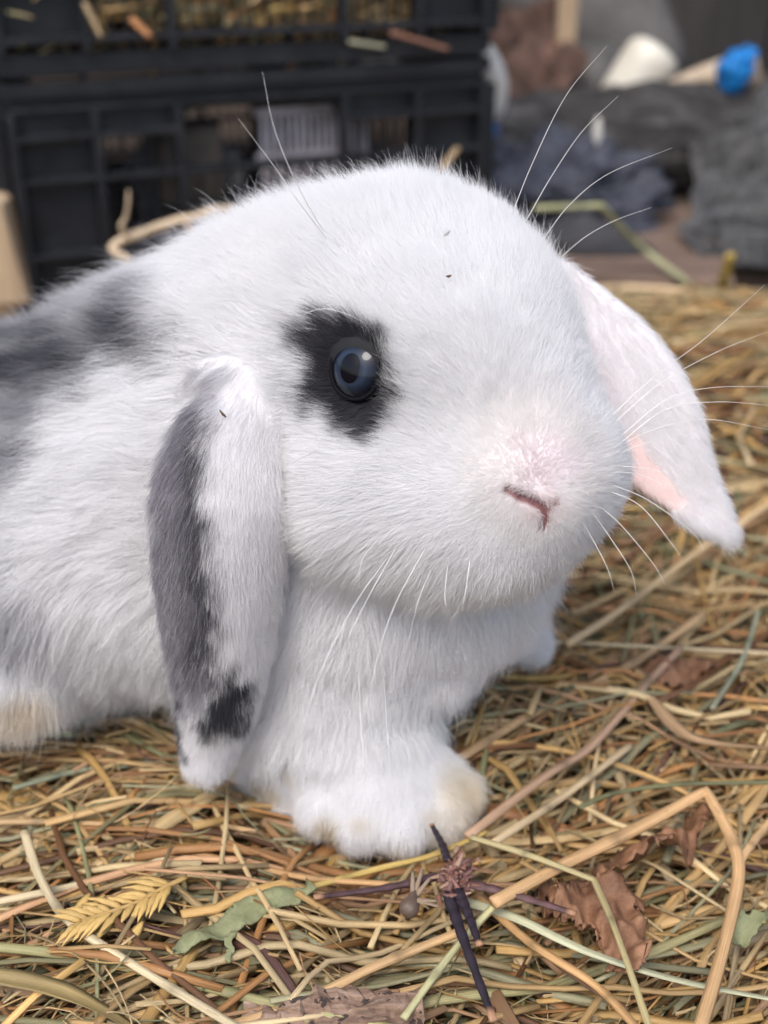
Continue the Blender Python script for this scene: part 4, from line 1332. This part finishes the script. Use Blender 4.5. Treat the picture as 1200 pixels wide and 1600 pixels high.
def blob(center, r, seed, amp=.25, scale=.02, nu=40, nv=26, axes=I3, flat=1.0):
    V = []; 
    for i in range(nv + 1):
        th = math.pi * i / nv
        for j in range(nu):
            ph = 2 * math.pi * j / nu
            V.append((math.sin(th) * math.cos(ph), math.sin(th) * math.sin(ph), math.cos(th)))
    V = np.array(V); r = np.asarray(r, float)
    P_ = V * r
    k = 1 + amp * vnoise(P_ + seed, scale, seed)[:, 0] + amp * .5 * np.abs(vnoise(P_ + seed, scale * .45, seed + 1)[:, 1])
    P_ = (P_ * k[:, None]) @ np.asarray(axes) + np.asarray(center)
    F = [[i * nu + j, (i + 1) * nu + j, (i + 1) * nu + (j + 1) % nu, i * nu + (j + 1) % nu] for i in range(nv) for j in range(nu)]
    return P_, F
v_, f_ = blob(fr1(np.array([[.105, .06, .055]]))[0], (.030, .026, .040), 3, .5, .02)
tag(mesh_obj('crumpled_cloth', v_, f_, GREYC), 'crumpled dark grey cloth in the lower crate beside the basket', 'cloth')
m = NT('cardboard'); tc = m.coord(); n1 = m.noise(tc, 40, 5)
CARD = m.done(m.principled(i_Base_Color=m.ramp(n1, [(.3, (.075, .065, .055)), (.7, (.13, .11, .09))]), i_Roughness=.9))
mb = MB(fr1); mb.box(.078, .112, .014, .034, .050, .090)
tag(mb.build('cardboard_piece', CARD, bevel=.003), 'dull brown cardboard piece seen at the left of the handle hole', 'cardboard')
# white scraps low in the crate
for i, (u, w_, z, h_, lab) in enumerate(((.064, .010, .012, .026, 'left one of the white scraps low in the lower crate'), (.080, .013, .013, .028, 'middle one of the white scraps low in the lower crate'), (.098, .011, .012, .033, 'right one of the white scraps low in the lower crate'))):
    v_, f_ = blob(fr1(np.array([[u, .022, z + h_ / 2]]))[0], (w_ / 2, .004, h_ / 2), 5 + i, .35, .008, 20, 14)
    tag(mesh_obj('white_scrap', v_, f_, WHITEP), lab, 'scrap', 'white scraps in the lower crate')

# plank at the left edge
m = NT('pale_wood'); tc = m.coord()
n1 = m.noise(m.mapping(tc, (90, 90, 8)), 1, 6, .65)
c = m.ramp(n1, [(.3, (.30, .20, .12)), (.6, (.52, .39, .25)), (.8, (.60, .48, .33))])
PALEWOOD = m.done(m.principled(i_Base_Color=c, i_Roughness=.8, i_Normal=m.bump(n1, .5, .001)))
mb = MB(); 
b0 = on_plane_y(-60, 480, .60); b1 = on_plane_y(46, 478, .60); t1 = on_plane_y(2, 318, .60); t0 = on_plane_y(-70, 300, .60)
V = [b0, b1, t1, t0] + [q + np.array([0, .02, 0]) for q in (b0, b1, t1, t0)]
mb.add(V, [(0, 1, 2, 3), (7, 6, 5, 4), (0, 4, 5, 1), (1, 5, 6, 2), (2, 6, 7, 3), (3, 7, 4, 0)])
tag(mb.build('wooden_plank', PALEWOOD, bevel=.002), 'pale worn wooden plank leaning at the left edge beside the crates', 'plank')

# dry twisted branch in front of the lower crate
br = empty('dry_branch', on_plane_y(200, 390, .56)); tag(br, 'pale twisted dry twig lying against the lower crate above the rabbit back', 'twig')
def limb(pts, r0, r1, y, seed, nm='branch', c=(.62, .48, .32)):
    S_ = spline([on_plane_y(a_, b_, y + dz) for (a_, b_, dz) in pts], 30)
    S_ = S_ + vnoise(S_, .008, seed) * .0015
    W = np.linspace(r0, r1, 30) * (1 + .22 * vnoise(S_, .006, seed + 1)[:, 0])
    v, f, cc, u = sweep(S_[None], W[None], W[None], np.array([c]), 6)
    mesh_obj(nm, v, f, STRAW, br, colors=cc, uvs=u)
limb([(170, 388, 0), (210, 370, .004), (260, 352, .01), (310, 336, .012), (365, 330, .02)], .0028, .0030, .56, 1)
limb([(205, 372, .003), (190, 352, 0), (198, 335, 0), (205, 300, 0)], .0020, .0007, .56, 2)
limb([(172, 388, 0), (185, 400, -.004), (200, 410, -.008)], .0026, .0018, .56, 3)
limb([(290, 342, .01), (300, 368, 0), (275, 392, -.006)], .0014, .0010, .56, 4, 'branch', (.45, .30, .18))
limb([(330, 345, .01), (310, 380, 0), (285, 405, -.004)], .0012, .0008, .56, 5, 'branch', (.52, .36, .22))
rod('straw_stalk', on_plane_y(688, 268, .62), on_plane_y(715, 232, .63), .0022, (.42, .30, .16), 'curled brown straw tip peeping over the top of the head before the crates', 'straw')

# --- right background: log, bag, scraps, boards
m = NT('charred_log'); tc = m.coord()
n1 = m.noise(m.mapping(tc, (30, 90, 90)), 1, 8, .72); n2 = m.noise(tc, 45, 5, .7)
c = m.ramp(n1, [(.35, (.012, .012, .013)), (.52, (.055, .053, .053)), (.62, (.17, .165, .165)), (.76, (.40, .38, .37))])
c = m.mix(m.math('MULTIPLY', n2, .4), c, (.055, .048, .042))
LOGM = m.done(m.principled(i_Base_Color=c, i_Roughness=.85, i_Normal=m.bump(n1, 1, .006)))
S_ = spline([(.075, .915, .030), (.17, .925, .033), (.27, .93, .036), (.40, .945, .040), (.56, .96, .044)], 70)
V = []; nseg = 36
for i in range(70):
    for j in range(nseg):
        a_ = 2 * math.pi * j / nseg; d_ = np.array([0, math.cos(a_), math.sin(a_)])
        V.append(S_[i] + d_ * (.037 + .002 * i / 70))
V = np.array(V); ax_ = np.repeat(S_, nseg, 0); dd = V - ax_
V = ax_ + dd * (1 + .14 * vnoise(V * np.array([.5, 1, 1]), .018, 12)[:, :1] + .08 * vnoise(V, .007, 13)[:, :1])
F = [[i * nseg + j, i * nseg + (j + 1) % nseg, (i + 1) * nseg + (j + 1) % nseg, (i + 1) * nseg + j] for i in range(69) for j in range(nseg)]
F.append([j for j in range(nseg)][::-1]); F.append([69 * nseg + j for j in range(nseg)])
tag(mesh_obj('dark_log', V, F, LOGM), 'dark grey weathered log lying behind the hay at right', 'log')

# black netting heaped at the right
m = NT('net'); a = m.new('ShaderNodeAttribute', attribute_name='Col'); NETW = m.done(m.principled(i_Base_Color=a.outputs['Color'], i_Roughness=.6))
m = NT('rag'); NETM = m.done(m.principled(i_Base_Color=(.03, .03, .034), i_Roughness=.7))
def net_sheet(corners, nu, nv, amp, seed, r=.0007):
    c00, c10, c11, c01 = [np.array(q, float) for q in corners]
    P_ = np.zeros((nu, nv, 3))
    for i in range(nu):
        for j in range(nv):
            u, v = i / (nu - 1), j / (nv - 1)
            P_[i, j] = (c00 * (1 - u) + c10 * u) * (1 - v) + (c01 * (1 - u) + c11 * u) * v
    q = P_.reshape(-1, 3); q += vnoise(q, .035, seed) * amp * np.array([.5, 1, .5]) + vnoise(q, .012, seed + 1) * amp * .35
    P_ = q.reshape(nu, nv, 3)
    out = []
    for i in range(nu): out.append(sweep(P_[i][None], np.full((1, nv), r), np.full((1, nv), r), np.full((1, 3), rng.uniform(.02, .13)), 6))
    for j in range(nv): out.append(sweep(P_[:, j][None], np.full((1, nu), r), np.full((1, nu), r), np.full((1, 3), rng.uniform(.02, .13)), 6))
    return join(out)
a0 = on_plane_y(1075, 448, .72); a1 = on_plane_y(1330, 430, .74); a2 = on_plane_y(1330, 60, .92); a3 = on_plane_y(1080, 215, .89)
a0[2] = max(a0[2], .003)
v1 = net_sheet([a0, a1, a2, a3], 50, 60, .018, 31, .0008)
v2 = net_sheet([a0 + np.array([.02, .012, .0]), a1 + np.array([0, .012, 0]), a2 + np.array([0, .014, -.004]), a3 + np.array([.02, .012, -.012])], 44, 50, .018, 37, .0007)
v_, f_, c_, u_ = join([v1, v2])
tag(mesh_obj('plastic_netting', v_, f_, NETW, colors=c_), 'heap of fine black plastic netting at the right edge draped from the log', 'netting')

# rubbish bag
m = NT('bag_plastic'); tc = m.coord(); n1 = m.noise(tc, 60, 6, .7, .6)
BAGM = m.done(m.principled(i_Base_Color=m.ramp(n1, [(.35, (.030, .034, .048)), (.7, (.12, .13, .17))]), i_Roughness=.38, i_Normal=m.bump(n1, 1, .008)))
bc = on_plane_y(872, 262, .80); bc[2] = .022
v_, f_ = blob(bc, (.058, .034, .030), 9, .55, .016, 110, 70)
v_[:, 2] = np.maximum(v_[:, 2], -.003)
tag(mesh_obj('plastic_bag', v_, f_, BAGM), 'crumpled dark grey plastic bag lying before the log', 'bag')
bc = on_plane_y(795, 235, .83); bc[2] = .028
v_, f_ = blob(bc, (.036, .028, .030), 14, .5, .015, 80, 50)
tag(mesh_obj('plastic_bag', v_, f_, BAGM), 'darker crumpled bag at the right end of the lower crate', 'bag')
bc = on_plane_y(880, 345, .74); bc[2] = .006
v_, f_ = blob(bc, (.040, .014, .014), 19, .6, .016, 40, 26)
tag(mesh_obj('black_rag', v_, f_, NETM), 'black rag on the ground in front of the crumpled bag', 'rag')
# small white feather / scrap standing on the bag
m = NT('white_plastic'); tc = m.coord(); n1 = m.noise(tc, 50, 4)
WHP = m.done(m.principled(i_Base_Color=m.ramp(n1, [(.35, (.60, .58, .52)), (.65, (.78, .77, .73))]), i_Roughness=.35))
bc = on_plane_y(934, 202, .80)
v_, f_ = blob(bc, (.0035, .002, .0095), 22, .3, .01, 16, 14)
tag(mesh_obj('white_scrap', v_, f_, WHP), 'small white scrap standing on the crumpled dark grey bag', 'scrap')

# cream tub lying on the log
def lathe(prof, axis0, axis1, seg=40):
    a_, b_ = np.array(axis0, float), np.array(axis1, float); T_ = nrm(b_ - a_); L_ = np.linalg.norm(b_ - a_)
    u = nrm(np.cross(T_, [0, .3, 1.0])); w = np.cross(T_, u); V = []
    for (s_, r_) in prof:
        for j in range(seg):
            q = 2 * math.pi * j / seg; V.append(a_ + T_ * s_ * L_ + (u * math.cos(q) + w * math.sin(q)) * r_)
    n_ = len(prof)
    F = [[i * seg + j, i * seg + (j + 1) % seg, (i + 1) * seg + (j + 1) % seg, (i + 1) * seg + j] for i in range(n_ - 1) for j in range(seg)]
    F.append([j for j in range(seg)][::-1]); F.append([(n_ - 1) * seg + j for j in range(seg)])
    return np.array(V), F
m = NT('cream_plastic'); tc = m.coord(); n1 = m.noise(tc, 30, 4)
CREAM = m.done(m.principled(i_Base_Color=m.ramp(n1, [(.3, (.56, .52, .43)), (.7, (.70, .67, .58))]), i_Roughness=.4))
p0 = on_plane_y(955, 180, .955); p1 = on_plane_y(1030, 76, .965)

prof = [(0, .010), (.02, .016), (.3, .0195), (.7, .0215), (.86, .0215), (.93, .0200), (.98, .0165), (1.01, .011), (1.02, .004)]
v_, f_ = lathe(prof, p0, p1)
tag(mesh_obj('plastic_tub', v_, f_, CREAM), 'cream plastic tub lying tilted with its rounded base up on the log', 'tub')
# wrapped stick with blue cap
p0 = on_plane_y(1040, 138, .935); p1 = on_plane_y(1185, 108, .925)
st = empty('wrapped_stick', p0); tag(st, 'beige cardboard roll tied with a bright blue bag at its right end', 'roll')
v_, f_ = lathe([(0, .004), (.1, .006), (.35, .010), (.6, .0125), (.95, .0135), (1.0, .012)], p0, p1)
m = NT('beige'); tc = m.coord(); n1 = m.noise(m.mapping(tc, (30, 120, 120)), 1, 5)
BEIGE = m.done(m.principled(i_Base_Color=m.ramp(n1, [(.3, (.34, .26, .18)), (.7, (.58, .48, .36))]), i_Roughness=.8))
mesh_obj('roll', v_, f_, BEIGE, st)
m = NT('blue_plastic'); tc = m.coord(); n1 = m.noise(tc, 160, 5, .6, .5)
BLUE = m.done(m.principled(i_Base_Color=m.ramp(n1, [(.3, (.0, .12, .42)), (.65, (.01, .27, .72))]), i_Roughness=.35, i_Normal=m.bump(n1, 1, .003)))
v_, f_ = blob(on_plane_y(1148, 110, .912), (.0115, .0125, .0150), 41, .28, .008, 40, 28)
mesh_obj('blue_bag', v_, f_, BLUE, st)
v_, f_ = blob(on_plane_y(1168, 88, .908), (.0060, .006, .0075), 44, .6, .005, 30, 20)
mesh_obj('knot', v_, f_, BLUE, st)
# jug beside the crates
jug = empty('white_jug', on_plane_y(765, 190, .80)); tag(jug, 'white plastic jug handle and body with a blue base right of the crates', 'jug')
S_ = spline([on_plane_y(748, 72, .80), on_plane_y(764, 95, .80), on_plane_y(774, 135, .80), on_plane_y(768, 168, .80), on_plane_y(748, 185, .80)], 24)
v_, f_ = tube(S_, [.0060 + .0022 * math.sin(i / 23 * 3.1) for i in range(24)], 14)
mesh_obj('handle', v_, f_, WHP, jug)
v_, f_ = blob(on_plane_y(735, 160, .83), (.012, .012, .022), 51, .1, .03, 30, 20)
mesh_obj('body', v_, f_, WHP, jug)
v_, f_ = blob(on_plane_y(758, 203, .81), (.0075, .0085, .0060), 53, .2, .01, 24, 16)
mesh_obj('base', v_, f_, BLUE, jug)
# cream post hanging down behind
v_, f_ = box_v(-.0075, .0075, 0, .012, 0, .16)
pb = on_plane_y(884, 80, 1.0)
mb = MB(); mb.add(v_ + pb, f_)
tag(mb.build('wooden_post', PALEWOOD, bevel=.002), 'cream painted wooden post ending above the brown boards, top centre right', 'post')

# brown broken boards and bark behind the log
m = NT('red_wood'); tc = m.coord(); n1 = m.noise(m.mapping(tc, (40, 140, 40)), 1, 6, .7)
RED = m.done(m.principled(i_Base_Color=m.ramp(n1, [(.3, (.03, .018, .014)), (.55, (.14, .080, .060)), (.78, (.30, .19, .15))]), i_Roughness=.85, i_Normal=m.bump(n1, .8, .003)))
def board(p_a, p_b, w, y, th, mat, label, dy=0.0, cat='board', group='broken boards behind the log'):
    a_ = on_plane_y(*p_a, y); b_ = on_plane_y(*p_b, y + dy); T_ = nrm(b_ - a_); N_2 = np.array([0, -1.0, 0]); S2 = nrm(np.cross(T_, N_2))
    V = []
    k = 12
    for i in range(k):
        c_ = a_ + (b_ - a_) * i / (k - 1); ww = w * .5 * (1 + .14 * rng.normal())
        for (s_, n_) in ((-1, 0), (1, 0), (1, 1), (-1, 1)): V.append(c_ + S2 * s_ * ww + np.array([0, th, 0]) * n_ + rng.normal(0, .0008, 3))
    F = [[i * 4 + j, i * 4 + (j + 1) % 4, (i + 1) * 4 + (j + 1) % 4, (i + 1) * 4 + j] for i in range(k - 1) for j in range(4)]
    F += [[3, 2, 1, 0], [(k - 1) * 4 + j for j in range(4)]]
    o = mesh_obj('broken_board', V, F, mat, smooth=False); tag(o, label, cat, group)
board((748, 60), (885, 12), .020, 1.00, .012, RED, 'reddish board sloping up to the cream post', .02)
board((775, 150), (872, 55), .030, .985, .012, RED, 'broad reddish brown board leaning behind the jug', .02)
board((840, 165), (905, 75), .022, .99, .012, RED, 'dark reddish stump of board right below the cream post', .0)
board((760, 30), (800, 110), .016, 1.03, .010, OLDWOOD, 'grey splintered board at the top right of the crates', .0)
# stones and dark wall behind
m = NT('grey_stone'); tc = m.coord(); n1 = m.noise(tc, 14, 8, .7); n2 = m.noise(tc, 130, 5, .7)
c = m.ramp(n1, [(.3, (.085, .080, .075)), (.6, (.19, .18, .17)), (.8, (.27, .25, .235))]); c = m.mix(m.math('MULTIPLY', n2, .5), c, (.07, .065, .06))
STONE = m.done(m.principled(i_Base_Color=c, i_Roughness=.95, i_Normal=m.bump(n2, .8, .006)))
def stone(px_, py_, y, r, seed, label):
    v_, f_ = blob(on_plane_y(px_, py_, y), r, seed, .30, .06, 40, 28)
    o = mesh_obj('stone', v_, f_, STONE); tag(o, label, 'stone', 'grey stones behind the log')
stone(962, 60, 1.12, (.055, .05, .045), 61, 'big grey stone behind the cream tub')
stone(925, 140, 1.05, (.034, .04, .030), 63, 'low grey stone between post and cream tub')
stone(820, -10, 1.16, (.055, .05, .040), 65, 'pale grey stone at the top edge left of the post')
m = NT('dark_boards'); tc = m.coord(); n1 = m.noise(m.mapping(tc, (30, 30, 4)), 1, 6, .7)
DARKB = m.done(m.principled(i_Base_Color=m.ramp(n1, [(.3, (.012, .011, .011)), (.6, (.045, .040, .038)), (.8, (.10, .09, .085))]), i_Roughness=.9, i_Normal=m.bump(n1, .8, .004)))
sh_ = empty('shed_wall', (0, 1.5, 0)); tag(sh_, 'dark weathered board wall closing the yard behind everything', 'wall')
for k in range(26):
    mb = MB(); x0 = -1.95 + k * .15; mb.box(x0, x0 + .146, 1.50 + rng.uniform(0, .006), 1.525, -.02, 1.1 + rng.uniform(-.02, .02))
    mb.build('board', DARKB, sh_, bevel=.002)
# brown board lying on the soil between hay and log
m = NT('brown_board'); tc = m.coord(); n1 = m.noise(m.mapping(tc, (12, 70, 70)), 1, 7, .7)
BBR = m.done(m.principled(i_Base_Color=m.ramp(n1, [(.3, (.10, .065, .048)), (.6, (.21, .145, .110)), (.8, (.30, .22, .17))]), i_Roughness=.85, i_Normal=m.bump(n1, .6, .003)))
q0, q1, q2, q3 = [on_ground(*q, .004) for q in ((855, 428), (1150, 440), (1110, 318), (850, 322))]
V = [q0, q1, q2, q3] + [q - np.array([0, 0, .012]) for q in (q0, q1, q2, q3)]
mb = MB(); mb.add(V, [(0, 1, 2, 3), (7, 6, 5, 4), (0, 4, 5, 1), (1, 5, 6, 2), (2, 6, 7, 3), (3, 7, 4, 0)])
tag(mb.build('brown_board', BBR, bevel=.002), 'flat brown board lying on the soil between hay and log', 'board')
